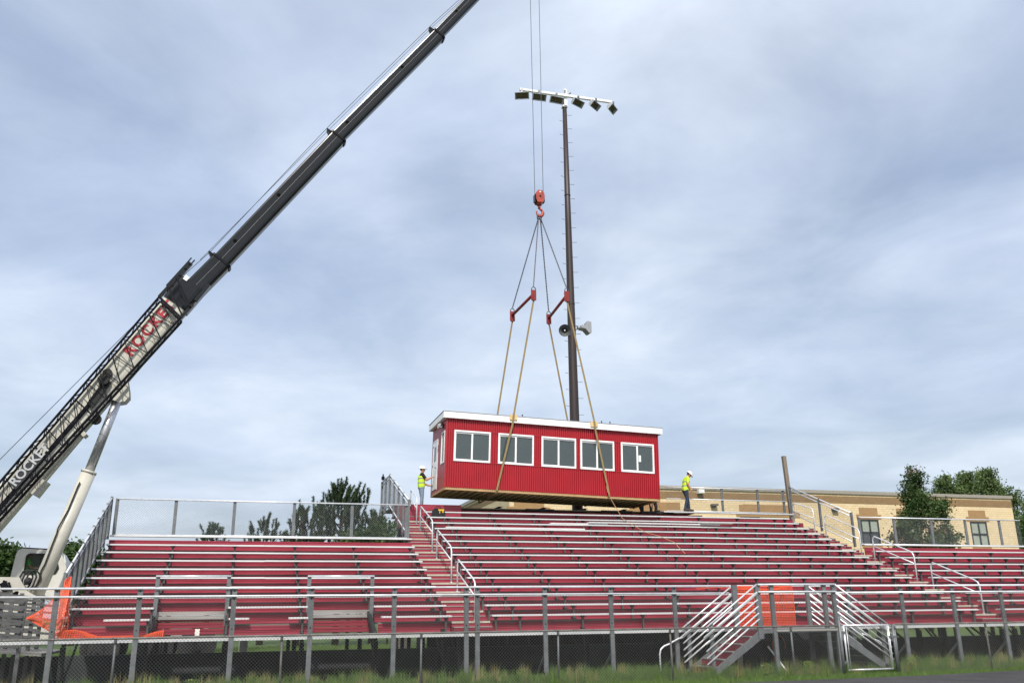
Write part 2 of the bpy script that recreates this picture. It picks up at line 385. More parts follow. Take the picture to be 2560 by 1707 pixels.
def frame(parent, x, n0):
    """raker frame under the stand at x, rows n0..15"""
    m_ = MB(); y0 = GY+.25; y1 = yr(n0)+.1; z0 = DECK-.10; z1 = zf(n0)-.10
    m_.bar((x, y0+.6, z0), (x, y1, z1), .09, .16)
    m_.build('raker_beam', STEELD, parent)
    k = max(2, int((y1-y0)/2.6)); 
    for i in range(k+1):
        t = i/k; y = y0+.6+(y1-y0-.6)*t; z = z0+(z1-z0)*t-.08
        one('column', STEELD, lambda q: (q.box(x-.055, x+.055, y-.055, y+.055, 0, z), q.box(x-.16, x+.16, y-.16, y+.16, -.006, .03)), parent)
        if i < k:
            y2 = y0+.6+(y1-y0-.6)*(i+1)/k
            one('brace', STEELD, lambda q: q.bar((x+.07, y, .15), (x+.07, y2, z0+(z1-z0)*(i+1)/k-.25), .04, .06), parent)

XL0, XL1, XC0, XC1, XR0, XR1 = -4.034, 5.406, 6.519, 22.518, 23.40, 31.5
XA0, XA1 = 5.45, 23.36
bl_c = thing('bleacher', 'tallest middle bleacher section of red risers and silver seats, under the hanging booth', 'bleacher', (14, 24, 0), 'bleacher sections')
bl_l = thing('bleacher', 'lower bleacher section left of the steps, with open wheelchair bays in its front rows', 'bleacher', (0, 24, 0), 'bleacher sections')
bl_r = thing('bleacher', 'lower bleacher section at the right edge, in front of the school windows', 'bleacher', (27, 24, 0), 'bleacher sections')
for o in (bl_c, bl_l, bl_r): pass
def P0(o, parent):      # keep world place though the parent has an offset
    o.matrix_parent_inverse = Matrix.Translation(-parent.location)
    return o
class Par:              # collect the children made in a block and shift them into their parent's space
    def __init__(s, p): s.p = p
    def __enter__(s): s.before = set(bpy.data.objects); return s.p
    def __exit__(s, *a):
        for o in bpy.data.objects:
            if o not in s.before and o.parent == s.p: o.location = o.location - s.p.location
# middle section
with Par(bl_c) as p:
    for n in range(0, 16):
        y0 = GY+.01 if n == 15 else yr(n)-.46
        if n >= 1:
            foot(p, XA0, XA1, y0, yr(n)+.25, zf(n))
            riser(p, XA0, XA1, yr(n)+.228, zf(n), zf(n-1)-.034)
    foot(p, XA0, XA1, yr(0)-.46, yr(0)+.55, zf(0))
    for n in range(1, 16):
        cuts = [XC0, XC0+5.49+(n % 3)*.0, XC0+10.98, XC1]
        for a, b in zip(cuts[:-1], cuts[1:]): seat(p, a, b-.006, yr(n), zf(n)+.43+random.uniform(-.004, .004))
        for k in range(9): link('seat_bracket', BRK, p, (7.33+1.82*k, yr(n), zf(n)))
        link('seat_bracket', BRK, p, (XC0+.13, yr(n), zf(n))); link('seat_bracket', BRK, p, (XC1-.12, yr(n), zf(n)))
    aisle(p, XA0+.01, XC0-.02, range(1, 15)); aisle(p, XC1+.03, XA1-.01, range(1, 15))
    # rear top plank, its red board and the deck for the booth behind it
    for a, b in ((17.0, 20.2), (20.206, 23.3)): seat(p, a, b, yr(0)+.1, zf(0)+.45, 'top_plank')
    riser(p, XA0, 8.15, yr(0)+.05, zf(0), zf(0)+.50)
    riser(p, XA0, 18.9, yr(0)+.30, zf(0), zf(0)+.32); riser(p, 18.9, XA1, yr(0)+.30, zf(0), zf(0)+.22); one('back_wall', STEELD, lambda q: (q.box(7.4, 23.3, 37.6, 37.66, 0, 5.2), q.box(23.3, 26.6, 37.6, 37.66, 0, 3.2)), p)
    for n in ():      # closed left flank above the lower section
        pass
    for i, y in enumerate(np.arange(35.2, 37.6, .30)):
        one('deck_board', WOODG, lambda q: q.box(XA0, 18.6, y, y+.285, 5.60, 5.645), p)
    for x in (7.0, 10.4, 13.0, 16.0, 18.4):
        one('column', STEELD, lambda q: q.box(x-.08, x+.08, 37.2, 37.36, 0, 5.59), p)
    for x in (5.6, 9.15, 12.79, 16.43, 20.06, 23.2): frame(p, x, 1)
    handrail(p, 6.10, 34.75, 5.62, 6.22, 33.39, 4.745, 5.74)
    handrail(p, 6.10, 32.63, 4.40, 5.34, 30.35, 3.58, 4.60)
    handrail(p, 6.10, 29.57, 3.31, 4.23, 27.34, 2.49, 3.50)
    handrail(p, 6.10, 26.52, 2.21, 3.11, 24.36, 1.40, 2.39)
    handrail(p, 23.0, 34.41, 5.21, 6.05, 33.0, 4.65, 5.63)
    handrail(p, 23.0, 32.27, 4.36, 5.30, 30.15, 3.55, 4.54)
    handrail(p, 23.0, 29.42, 3.28, 4.21, 27.30, 2.46, 3.46)
    handrail(p, 23.0, 26.54, 2.19, 3.09, 24.46, 1.39, 2.36)
    # steel stub beams on the booth deck
    for x in (8.0, 9.9, 11.8, 13.6, 15.4, 17.0):
        one('bearing_beam', GALVD, lambda q: q.prism([(34.62, 5.40), (37.4, 5.40), (37.4, 5.78), (35.0, 5.78), (34.62, 5.66)], 0, x-.06, x+.06) if False else (q.box(x-.09, x+.09, 35.25, 37.4, 5.72, 5.735), q.box(x-.012, x+.012, 35.25, 37.4, 5.66, 5.72), q.box(x-.09, x+.09, 35.25, 37.4, 5.648, 5.66)), p)
    for x0, x1 in ((10.9, 12.1), (14.2, 15.6), (16.0, 17.5)):
        one('bearing_plate', STEELD, lambda q: q.box(x0, x1, 34.99, 35.10, 5.56, 5.64), p)

# left section
BAYS = ((-2.09, -.33), (1.75, 3.45))
with Par(bl_l) as p:
    for n in range(6, 16):
        y0 = GY+.01 if n == 15 else yr(n)-.46
        if n >= 13:
            segs = [(XL0, BAYS[0][0]-.04), (BAYS[0][1]+.04, BAYS[1][0]-.04), (BAYS[1][1]+.04, XA0-.03)] if n < 15 else [(XL0, XA0-.03)]
        else: segs = [(XL0, XA0-.03)]
        if n >= 7 or True:
            for a, b in segs: foot(p, a, b, y0, yr(n)+.25 if n > 6 else yr(n)+.1, zf(n))
        if n >= 7:
            rs = segs if n == 14 else ([(XL0, BAYS[0][0]-.04), (BAYS[0][1]+.04, BAYS[1][0]-.04), (BAYS[1][1]+.04, XA0-.03)] if n == 15 else [(XL0, XA0-.03)])
            for a, b in rs: riser(p, a, b, yr(n)+.228, zf(n), zf(n-1)-.034)
    for a, b in BAYS:
        foot(p, a-.03, b+.03, yr(15)+.25, yr(13)+.05, DECK)
        for i in range(3): riser(p, a-.03, b+.03, yr(13)+.08, DECK+.02+i*.16, DECK+.02+i*.16+.15)
        one('bay_panel', ALUW, lambda q: (q.box(a-.03, b+.03, yr(13)+.03, yr(13)+.07, DECK+.50, DECK+.60), q.box(a-.03, b+.03, yr(13)+.01, yr(13)+.05, DECK+.40, DECK+.485)), p)
    for n in range(7, 16):
        if n <= 13: cs = [(XL0, .62), (.626, XL1)]
        elif n == 14: cs = [(XL0, -2.07), (-.29, 1.70), (3.44, XL1)]
        else: cs = [(-3.11, -2.09), (-.25, .24), (1.20, 1.70), (3.55, XL1)]
        for a, b in cs: seat(p, a, b, yr(n), zf(n)+.43+random.uniform(-.004, .004))
        for x in (-3.93, -2.12, -.29, 1.55, 3.42, 5.27):
            if n < 14 or not any(a+.02 < x < b-.02 for a, b in BAYS): link('seat_bracket', BRK, p, (x, yr(n), zf(n)))
    seat(p, XL0-.02, XL1, yr(6)-.1, zf(6)+.47, 'back_plank'); riser(p, XL0, XA0-.03, yr(6)-.06, zf(6), zf(6)+.32)
    for x in (-3.9, -2.1, -.3, 1.55, 3.4, 5.2): frame(p, x, 6)
# right section
with Par(bl_r) as p:
    for n in range(6, 16):
        y0 = GY+.01 if n == 15 else yr(n)-.46
        foot(p, XR0, XR1, y0, yr(n)+.25 if n > 6 else yr(n)+.1, zf(n))
        if n >= 7: riser(p, XR0, XR1, yr(n)+.228, zf(n), zf(n-1)-.034)
    for n in range(7, 16):
        for a, b in ((XR0+.01, 27.4), (27.406, XR1)): seat(p, a, b, yr(n), zf(n)+.43+random.uniform(-.004, .004))
        for x in (23.62, 25.40, 27.2, 28.97, 30.75): link('seat_bracket', BRK, p, (x, yr(n), zf(n)))
    seat(p, XR0, XR1, yr(6)-.1, zf(6)+.45, 'back_plank'); riser(p, XR0, XR1, yr(6)-.06, zf(6), zf(6)+.32)
    for x in (23.7, 25.5, 27.3, 29.1, 30.9): frame(p, x, 6)

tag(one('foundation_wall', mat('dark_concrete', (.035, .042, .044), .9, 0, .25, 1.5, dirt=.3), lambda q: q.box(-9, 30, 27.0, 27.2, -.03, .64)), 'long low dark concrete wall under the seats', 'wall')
# ------------------------------------------------------------------ guard fences on the stand
def chan(mb, x, y, z0, z1, w_=.10, d=.05):
    """upright channel post with a row of bolt holes"""
    mb.box(x-w_/2, x+w_/2, y, y+.008, z0, z1); mb.box(x-w_/2, x-w_/2+.008, y+.008, y+d, z0, z1); mb.box(x+w_/2-.008, x+w_/2, y+.008, y+d, z0, z1)
HOLE = mat('bolt_dark', (.003, .003, .003), .9, spec=.1)
def guard_x(label, x0, x1, y, zb, zt, posts, zmid=None, wirem=WIRE, toe=None, pz0=None, name='guard_fence', s=.08, bottom=True, both=True):
    t = thing(name, label, 'fence', (x0, y, zb), 'guard fences on the bleachers')
    with Par(t):
        for x in posts: one('post', GALV, lambda q: chan(q, x, y+.03, pz0 if pz0 is not None else zb, zt+.02), t)
        one('top_rail', PIPE, lambda q: q.tube([(x0, y, zt), (x1, y, zt)], .024, 8), t, True)
        if zmid: one('middle_rail', PIPE, lambda q: q.tube([(x0, y, zmid), (x1, y, zmid)], .022, 8), t, True)
        if bottom: one('bottom_rail', PIPE, lambda q: q.tube([(x0, y, zb+.03), (x1, y, zb+.03)], .02, 8), t, True)
        zz = (zmid if (zmid and both is False) else zt)
        one('wire_mesh', wirem, lambda q: wire_mesh(q, (x0, y+.026, zb+.02), (1, 0, 0), (0, 0, 1), x1-x0, zz-zb-.03, s), t)['kind'] = 'stuff'
    return t
# rear fences of the lower sections
guard_x('tall chain-link fence along the back of the left bleacher section, before the pines', -3.95, 5.28, 30.62, 4.03, 5.17, (-3.95, -2.2, -.4, 1.5, 3.4, 5.25), wirem=WIREL)
guard_x('chain-link fence along the back of the right bleacher section, before the school windows', 23.42, 31.4, 30.62, 4.0, 5.08, (23.45, 25.1, 26.9, 28.6, 30.35), wirem=WIREL)
# front guard, in three lengths: left of the landing, right of it
def front_guard(label, x0, x1, posts):
    t = thing('front_guardrail', label, 'guardrail', (x0, GY, 0), 'front guardrails')
    with Par(t):
        for i, x in enumerate(posts):
            pw = one('post', GALV, lambda q: chan(q, x, GY-.06, .12, 2.26, .115, .06), t)
            [one('bolt', HOLE, lambda q: q.box(x-.014, x+.014, GY-.064, GY-.060, z-.014, z+.014), t) for z in (2.17, 1.98, 1.30)]
            one('foot_brace', GALV, lambda q: (q.bar((x+.02, GY+.02, .62), (x+.02, GY+.75, .05), .05, .05), q.box(x-.13, x+.13, GY-.12, GY+.12, -.015, .02), q.box(x-.035, x+.035, GY-.05, GY, .02, .13)), t)
        one('top_rail', PIPE, lambda q: q.tube([(x0, GY-.09, 2.235), (x1, GY-.09, 2.235)], .026, 8), t, True)
        one('lower_rail', PIPE, lambda q: q.tube([(x0, GY-.09, 2.05), (x1, GY-.09, 2.05)], .026, 8), t, True)
        one('fascia', ALU, lambda q: (q.box(x0, x1, GY-.012, GY, 1.035, 1.125)), t)
        one('wire_mesh', WIRE, lambda q: wire_mesh(q, (x0, GY-.085, 1.10), (1, 0, 0), (0, 0, 1), x1-x0, .94, .075), t)['kind'] = 'stuff'
    return t
front_guard('long two-rail guardrail with chain link along the front of the left and middle seats', -6.6, 13.10, [-5.86, -4.03, -2.26, -.15, 1.67, 3.71, 5.57, 5.86, 7.69, 9.56, 11.44])
front_guard('two-rail guardrail with chain link along the front of the right-hand seats', 15.65, 31.5, [17.03, 18.87, 20.72, 22.52, 24.4, 26.3, 28.2, 30.1])
# rails behind the wheelchair bays
for (a, b), lab in zip(BAYS, ('short guardrail behind the left wheelchair bay in the left section', 'short guardrail behind the right wheelchair bay, next to the steps')):
    t = thing('bay_guardrail', lab, 'guardrail', (a, 25.5, DECK), 'wheelchair bay guardrails')
    with Par(t):
        for x in (a, b): one('post', GALV, lambda q: chan(q, x, 25.42, 1.36, 2.62), t)
        for z in (2.60, 2.28): one('rail', PIPE, lambda q: q.tube([(a-.05, 25.40, z), (b+.05, 25.40, z)], .026, 8), t, True)
# sloped side guards
def side_guard(label, x, pts, n, h, wirem=WIRE, pw=.10, skew=0):
    """pts: polyline (y, z) of the top rail; panels drop h below it"""
    t = thing('guard_fence', label, 'fence', (x, pts[0][0], pts[0][1]-h), 'guard fences on the bleachers')
    with Par(t):
        one('top_rail', PIPE, lambda q: q.tube([(x, y, z) for y, z in pts], .026, 8), t, True)
        one('handrail', PIPE, lambda q: q.tube([(x, y, z-.14) for y, z in pts], .024, 8), t, True)
        one('bottom_rail', PIPE, lambda q: q.tube([(x, y, z-h+.05) for y, z in pts], .022, 8), t, True)
        for (y0, z0), (y1, z1) in zip(pts[:-1], pts[1:]):
            k = max(1, int(round((y1-y0)/n)))
            for i in range(k+1):
                if i == 0 and (y0, z0) != pts[0]: continue
                f = i/k; y = y0+(y1-y0)*f; z = z0+(z1-z0)*f
                one('post', GALV, lambda q: (q.box(x-.035, x-.027, y-pw/2, y+pw/2, z-h-.12, z+.03), q.box(x-.027, x+.03, y-pw/2, y-pw/2+.008, z-h-.12, z+.03), q.box(x-.027, x+.03, y+pw/2-.008, y+pw/2, z-h-.12, z+.03)), t)
            d = V((0, y1-y0, z1-z0)); L_ = y1-y0; u = d/L_
            one('wire_mesh', wirem, lambda q: wire_mesh(q, (x+.012, y0, z0-h), u, (0, 0, 1), L_, h-.02, .075), t)['kind'] = 'stuff'
    return t
side_guard('sloping grey guard fence up the left end of the bleachers, beside the crane cab', -4.11, [(24.4, 2.62), (30.62, 5.20)], .72, 1.16, pw=.16)
side_guard('sloping chain-link guard on the left flank of the tall section, rising to the platform', 5.34, [(30.75, 5.35), (35.2, 6.87), (37.4, 6.87)], 1.1, 1.25)
side_guard('sloping guard rail on the right flank of the tall section, before the school wall', 23.38, [(31.0, 5.28), (35.1, 6.87)], 1.95, 1.22)
guard_x('chain-link guard behind the worker at the right end of the top platform', 17.4, 23.35, 35.42, 5.70, 6.76, (18.4, 20.15, 21.93, 23.25), zmid=6.25, wirem=WIRE)

# ------------------------------------------------------------------ stairs from the landing
SY0, SY1 = 21.84, 23.12
land = thing('landing', 'metal landing deck between the two front stairs, with an orange net across its gap', 'landing', (14.4, 22.5, 0))
with Par(land):
    one('deck', ALUW, lambda q: q.box(13.2, 15.62, SY0, GY-.015, 1.07, 1.115), land)
    one('edge_beam', GALV, lambda q: q.box(13.2, 15.62, SY0-.03, SY0, 1.0, 1.11), land)
    for x, y in ((13.22, SY0), (13.65, SY0), (15.6, SY0), (15.28, SY0), (13.22, SY1-.1), (15.55, SY1-.1)):
        one('post', GALV, lambda q: chan(q, x, y-.05, (.0 if x in (13.65, 15.28, 15.6) or y > 22 else .86), 2.27, .15 if x in (13.22, 15.6) else .11, .08), land)
    for z in (2.24, 2.05): one('rail', PIPE, lambda q: q.tube([(13.22, SY0-.08, z), (15.6, SY0-.08, z)], .026, 8), land, True)
    one('wire_mesh', WIRE, lambda q: wire_mesh(q, (13.3, SY0-.07, 1.12), (1, 0, 0), (0, 0, 1), 2.28, .92, .075), land)['kind'] = 'stuff'
    one('base_rail', ALUW, lambda q: q.box(13.68, 15.55, SY0-.075, SY0-.045, 1.04, 1.09), land)
def stair(label, xs, sg, red):
    """xs: top x at the landing; sg: -1 goes down to the left"""
    t = thing('stair', label, 'stair', (xs+sg*.9, 22.5, 0), 'front stairs')
    n = 6; rise = 1.115/6.0; run = .272
    with Par(t):
        for i in range(n):
            xa = xs+sg*run*i; z = 1.115-rise*(i+1)
            if i < n-1: one('tread', ALUW, lambda q: q.box(min(xa, xa+sg*run)-.01, max(xa, xa+sg*run)+.01, SY0+.03, SY1-.03, z-.022, z), t)
            one('riser', REDR if red else GALV, lambda q: q.box(xa-.008, xa+.008, SY0+.03, SY1-.03, z+.002, z+rise-.037), t)
        for y in (SY0, SY1):
            one('stringer', GALV, lambda q: q.prism([(xs, .84), (xs, 1.08), (xs+sg*run*n, -.02+.02), (xs+sg*(run*n-.30), 0.0)] if True else [], 1, y-.02, y+.02), t)
            dz = -1.115/(run*n)
            for k, off in enumerate((1.13, .93, .90, .74, .57, .40, .25)):
                a = (xs, y-.04, 1.115+off); x1 = xs+sg*(run*n+.03 if k < 3 else run*n-.02-.0)
                b = (x1, y-.04, 1.115+off+dz*abs(x1-xs))
                one('rail', PIPE, lambda q: q.tube([a, b], .030 if k in (1,) else .022, 8), t, True)
            one('post', GALV, lambda q: (chan(q, xs+sg*run*5.2, y-.02, 0, 1.115+1.16+dz*run*5.2)), t)
            # handrail end loop
        y = SY1-.05
        xe = xs+sg*(run*n)
        one('handrail_loop', PIPE, lambda q: q.tube([(xe, y, .90), (xe+sg*.12, y, .88), (xe+sg*.42, y, .70+.04), (xe+sg*.55, y, .70), (xe+sg*.66, y, .62), (xe+sg*.70, y, .5), (xe+sg*.70, y, 0)], .024, 8), t, True)
    return t
stair('front stair with red risers and bright pipe rails going down to the left', 13.2, -1, True)
stair('grey front stair with pipe rails going down to the right behind the gate', 15.62, 1, False)

# ------------------------------------------------------------------ chain-link fence along the track, with a gate
FY = 20.5
def track_fence(label, x0, x1, posts, ztop=1.19):
    t = thing('chain_link_fence', label, 'fence', (x0, FY, 0), 'low fence along the track')
    with Par(t):
        for x in posts:
            lean = random.uniform(-.02, .02)
            one('post', GALVD if random.random() < .6 else GALV, lambda q: (q.tube([(x, FY+.03, -.03), (x+lean, FY+.03, ztop)], .024, 8), q.tube([(x+lean, FY+.03, ztop-.12), (x+lean, FY+.03, ztop+.02)], .030, 8)), t, True)
        xs = list(np.linspace(x0, x1, max(2, int((x1-x0)/3))))
        one('top_rail', GALVD, lambda q: q.tube([(x, FY, ztop+random.uniform(-.008, .008)) for x in xs], .022, 8), t, True)
        one('wire_mesh', WIRE, lambda q: wire_mesh(q, (x0, FY-.028, .02), (1, 0, 0), (0, 0, 1), x1-x0, ztop-.0, .072, .0026), t)['kind'] = 'stuff'
        one('wire_barb', WIRE, lambda q: [q.bar((x, FY-.028, ztop), (x+random.uniform(-.02, .02), FY-.028, ztop+.05), .004, .004) for x in np.arange(x0, x1, .072*2)], t)
    return t
track_fence('long low chain-link fence along the track, left of the gate', -8.2, 14.66, [-5.4, -2.37, .92, 3.91, 7.11, 9.98, 13.3])
track_fence('low chain-link fence along the track, right of the gate', 16.38, 28, [16.38, 19.3, 22.3, 25.3, 28])
gt = thing('gate', 'small chain-link gate with bright top bar in the low track fence', 'gate', (14.72, FY, 0))
with Par(gt):
    for x, r, z in ((14.70, .042, 1.36), (16.30, .036, 1.16)): one('gate_post', GALV, lambda q: (q.tube([(x, FY, -.03), (x, FY, z)], r, 10), q.sphere((x, FY, z), r*1.1, 8, 6)), gt, True)
    one('gate_frame', PIPE, lambda q: [q.tube([a, b], .024, 8) for a, b in (((14.82, FY, .12), (14.82, FY, 1.19)), ((14.82, FY, 1.19), (16.16, FY, 1.18)), ((16.16, FY, 1.18), (16.16, FY, .12)), ((14.82, FY, .12), (16.16, FY, .12)))], gt, True)
    one('tension_bar', PIPE, lambda q: [q.tube([(x, FY-.03, .12), (x, FY-.03, 1.17)], .008, 6) for x in (14.88, 16.10)], gt, True)
    for z in (1.02, .30): one('hinge', GALV, lambda q: q.box(14.68, 14.84, FY-.035, FY+.035, z-.03, z+.03), gt)
    one('latch', GALV, lambda q: (q.box(16.14, 16.33, FY-.05, FY-.02, .88, .92), q.box(16.2, 16.24, FY-.06, FY-.02, .78, .96)), gt)
    one('wire_mesh', WIRE, lambda q: wire_mesh(q, (14.84, FY-.026, .13), (1, 0, 0), (0, 0, 1), 1.30, 1.05, .072, .003), gt)['kind'] = 'stuff'
tag(one('leaning_pipe', PIPE, lambda q: q.tube([(14.05, 22.0, -.01), (13.72, 22.3, .62), (13.70, 22.31, .66)], .022, 8)), 'bare pale stick leaning under the landing, left of the gate', 'stick')
tag(one('hose', BARR, lambda q: q.tube([(14.1+.20*math.cos(a), 22.42, .66+.28*math.sin(a)) for a in np.linspace(-.3, math.pi, 12)]+[(13.92, 22.40, .3), (13.95, 22.40, .0)], .012, 6), None, True), 'thin red hose looped over the leaning stick under the landing', 'hose')

# ------------------------------------------------------------------ ramp with many rails at the far left
rp = thing('ramp', 'grey access ramp with many crossing rails at the left edge', 'ramp', (-6.2, 25, 0))
with Par(rp):
    for y, x1, zt in ((24.3, -4.9, 2.02), (25.3, -4.7, 2.04), (26.3, -4.5, 2.10)):
        for k in range(7):
            a = (-10.5, y, zt+.55-.17*k); b = (x1, y, zt-.05-.17*k)
            one('rail', RAMPM, lambda q: q.bar(a, b, .04, .058), rp)
        for i, x in enumerate(np.arange(-9.9, x1+.05, .50)):
            one('post', RAMPM, lambda q: q.box(x-.045, x+.045, y+.03, y+.08, 0.0, zt+.02-(x-x1)*.107), rp)
    one('deck', ALUW, lambda q: q.prism([(-10.5, 1.35), (-4.4, .80), (-4.4, .74), (-10.5, 1.29)], 1, 24.35, 27.1), rp)

# ------------------------------------------------------------------ orange safety nets
def net(name, label, P_, nu, nv, group='orange safety nets', bulge=None, s=.055, r=.006):
    """P_(u,v) -> point; strands as thin flat ribbons both ways"""
    mb = MB()
    def strand(pts, r):
        pts = [V(p) for p in pts]
        for a, b in zip(pts[:-1], pts[1:]): mb.bar(a, b, r*2, r*.7, (0, 1, 0.01))
    U = [i/nu for i in range(nu+1)]; W = [j/nv for j in range(nv+1)]
    for j, v_ in enumerate(W): strand([P_(u, v_) for u in np.linspace(0, 1, 14)], r*(1.8 if j in (0, nv) else 1))
    for i, u_ in enumerate(U): strand([P_(u_, v_) for v_ in np.linspace(0, 1, 10)], r*(1.8 if i in (0, nu) else 1))
    return tag(mb.build(name, NETM), label, 'net', group)
net('safety_net', 'flat orange safety net stretched across the gap at the front landing', lambda u, v: (13.3+1.95*u, 23.28+.02*math.sin(9*u+4*v), 1.14+1.10*v), 40, 24, r=.0052)
net('safety_net', 'scrap of orange net sagging over a seat behind the landing', lambda u, v: (12.3+2.9*u, 23.40+.25*v, 2.17+.04*math.sin(7*u)+.10*v*(.5+.5*math.cos(11*u))), 46, 4, r=.003)
def netl(u, v):
    # from the end post of the left section down to a gathered tail
    top = at(178-8*u*0, 1440+u*0, 24.2); 
    A = at(178, 1441, 24.15); B = at(66, 1545, 24.0); Cc = at(150, 1592, 23.6)
    p1 = A.lerp(B, u) + V((.05*math.sin(math.pi*u), 0, -.10*math.sin(math.pi*u)*(1-v)))
    p0 = A.lerp(Cc, 1.0)
    q = V(p1).lerp(V(Cc).lerp(B, u*u*.75), v)
    return q + V((0, .05*math.sin(11*u+5*v), 0))
net('safety_net', 'orange safety net hanging from the left end guard and bunched at the ramp', netl, 26, 22, r=.0042)
net('safety_net', 'upright fold of orange net tied to the left end post of the seats', lambda u, v: (at(178-9*v-(10+9*v+5*math.sin(6*v+1))*u, 1440+8*u+150*v, 24.2)+V((.0, .06*math.sin(16*u+5*v), 0))), 9, 34, r=.0050)
net('safety_net', 'loose orange net lying in folds along the front deck at left', lambda u, v: (-4.0+2.3*u, 23.35+.5*v+.05*math.sin(9*u), DECK+.01+(.05+.16*max(0, math.sin(7*u+.6))*(1-.3*u))*math.sin(math.pi*v*.92+.15)), 46, 14, r=.0048)

# ------------------------------------------------------------------ press box hanging from the crane
BL, BD, BH = 9.19, 2.7, 2.80
bx = thing('press_box', 'red ribbed press box with white-framed windows, hanging from the crane over the top seats', 'booth', (11.90, 34.2, 6.15))
bx.rotation_euler = (0, .0284, 0)
hx = BL/2
RIBS = .0915
def corr(mb, x0, x1, z0, z1, y=0, depth=.038):
    pr = []; x = x0; 
    k0 = math.floor((x0+hx)/RIBS); xs = []
    k = k0
    while -hx+k*RIBS < x1:
        b = -hx+k*RIBS
        for dx_, yy in ((0, 0), (.012, -depth), (.060, -depth), (.072, 0)):
            xx = b+dx_
            if x0 < xx < x1: xs.append((xx, y+yy))
        k += 1
    def yat(xq):
        f = ((xq+hx) % RIBS)
        return y-(depth*min(1, f/.012) if f < .060 else depth*max(0, 1-(f-.060)/.012))
    xs = [(x0, yat(x0))]+xs+[(x1, yat(x1))]
    n = len(xs); vs_ = [(a, b, z0) for a, b in xs]+[(a, b, z1) for a, b in xs]
    mb.add(vs_, [(i, i+1, n+i+1, n+i) for i in range(n-1)])
WC = [-3.52, -1.70, .13, 1.82, 3.63]; WW, WZ0, WZ1 = 1.50, 1.08, 2.32
one('wall_panel', BOX_R, lambda q: corr(q, -hx, hx, 0.04, WZ0-.01), bx)
one('wall_panel', BOX_R, lambda q: corr(q, -hx, hx, WZ1+.01, BH), bx)
edges = [-hx]+[e for c in WC for e in (c-WW/2, c+WW/2)]+[hx]
for i in range(0, len(edges), 2): one('wall_panel', BOX_R, lambda q: corr(q, edges[i], edges[i+1], WZ0-.01, WZ1+.01, .001), bx)
one('trim_strip', BOX_R, lambda q: [q.box(edges[i], edges[i+1], -.046, -.040, z-.02, z+.02) for i in range(2, len(edges)-2, 2) for z in (WZ0, WZ1)], bx)
for x in (-hx-.006, hx-.05+.006):
    one('corner_trim', BOX_R, lambda q: q.box(x, x+.05, -.046, .02, .03, BH), bx)
ENDR = mat('press_box_red_smooth', (.34, .014, .020), .45, 0, .08, 1.5)
def endwall(q):
    # left end with openings for the door and the narrow window
    yw0, yw1, zw0, zw1 = .22, .80, 1.05, 2.30; yd0, yd1, zd0, zd1 = 1.50, 2.42, .14, 2.20
    X = -hx
    for a, b, c, d in ((0, yw0, 0.03, BH), (yw0, yw1, .03, zw0), (yw0, yw1, zw1, BH), (yw1, yd0, .03, BH), (yd0, yd1, zd1, BH), (yd0, yd1, .03, zd0), (yd1, BD, .03, BH)):
        q.box(X-.0, X+.05, a, b, c, d)
one('end_wall', ENDR, endwall, bx)
one('end_wall', ENDR, lambda q: q.box(hx-.05, hx, .03, BD, .03, BH), bx)
one('rear_wall', ENDR, lambda q: q.box(-hx+.05, hx-.05, BD-.05, BD, .03, BH), bx)
INTW = mat('interior_wall', (.42, .43, .42), .8, 0, .05, 2)
one('inner_wall', INTW, lambda q: q.box(-hx+.06, hx-.06, BD-.10, BD-.055, .06, BH-.02), bx)
one('floor', WOOD, lambda q: q.box(-hx+.05, hx-.05, .03, BD-.05, .04, .07), bx)
dr = one('door', WHITE, lambda q: q.box(-hx-.012, -hx+.03, 1.54, 2.38, .17, 2.17), bx)
one('door_frame', WHITE, lambda q: (q.box(-hx-.02, -hx+.03, 1.48, 1.54, .14, 2.23), q.box(-hx-.02, -hx+.03, 2.38, 2.44, .14, 2.23), q.box(-hx-.02, -hx+.03, 1.54, 2.38, 2.17, 2.23)), bx)
one('door_pane', GLASS, lambda q: q.box(-hx-.018, -hx-.013, 1.80, 2.15, 1.35, 1.95), dr)
one('door_lever', GALV, lambda q: (q.box(-hx-.07, -hx-.012, 1.60, 1.63, 1.02, 1.05), q.box(-hx-.07, -hx-.05, 1.60, 1.74, 1.02, 1.05)), dr)
for z in (.35, 1.15, 1.95): one('hinge', GALV, lambda q: q.box(-hx-.025, -hx-.012, 2.37, 2.40, z, z+.10), dr)
ew = one('window', WHITE, lambda q: [q.box(-hx-.02, -hx+.05, *b) for b in ((.20, .26, 1.03, 2.32), (.76, .82, 1.03, 2.32), (.26, .76, 1.03, 1.09), (.26, .76, 2.26, 2.32))], bx)
one('pane', GLASS, lambda q: q.box(-hx+.015, -hx+.02, .26, .76, 1.09, 2.26), ew)
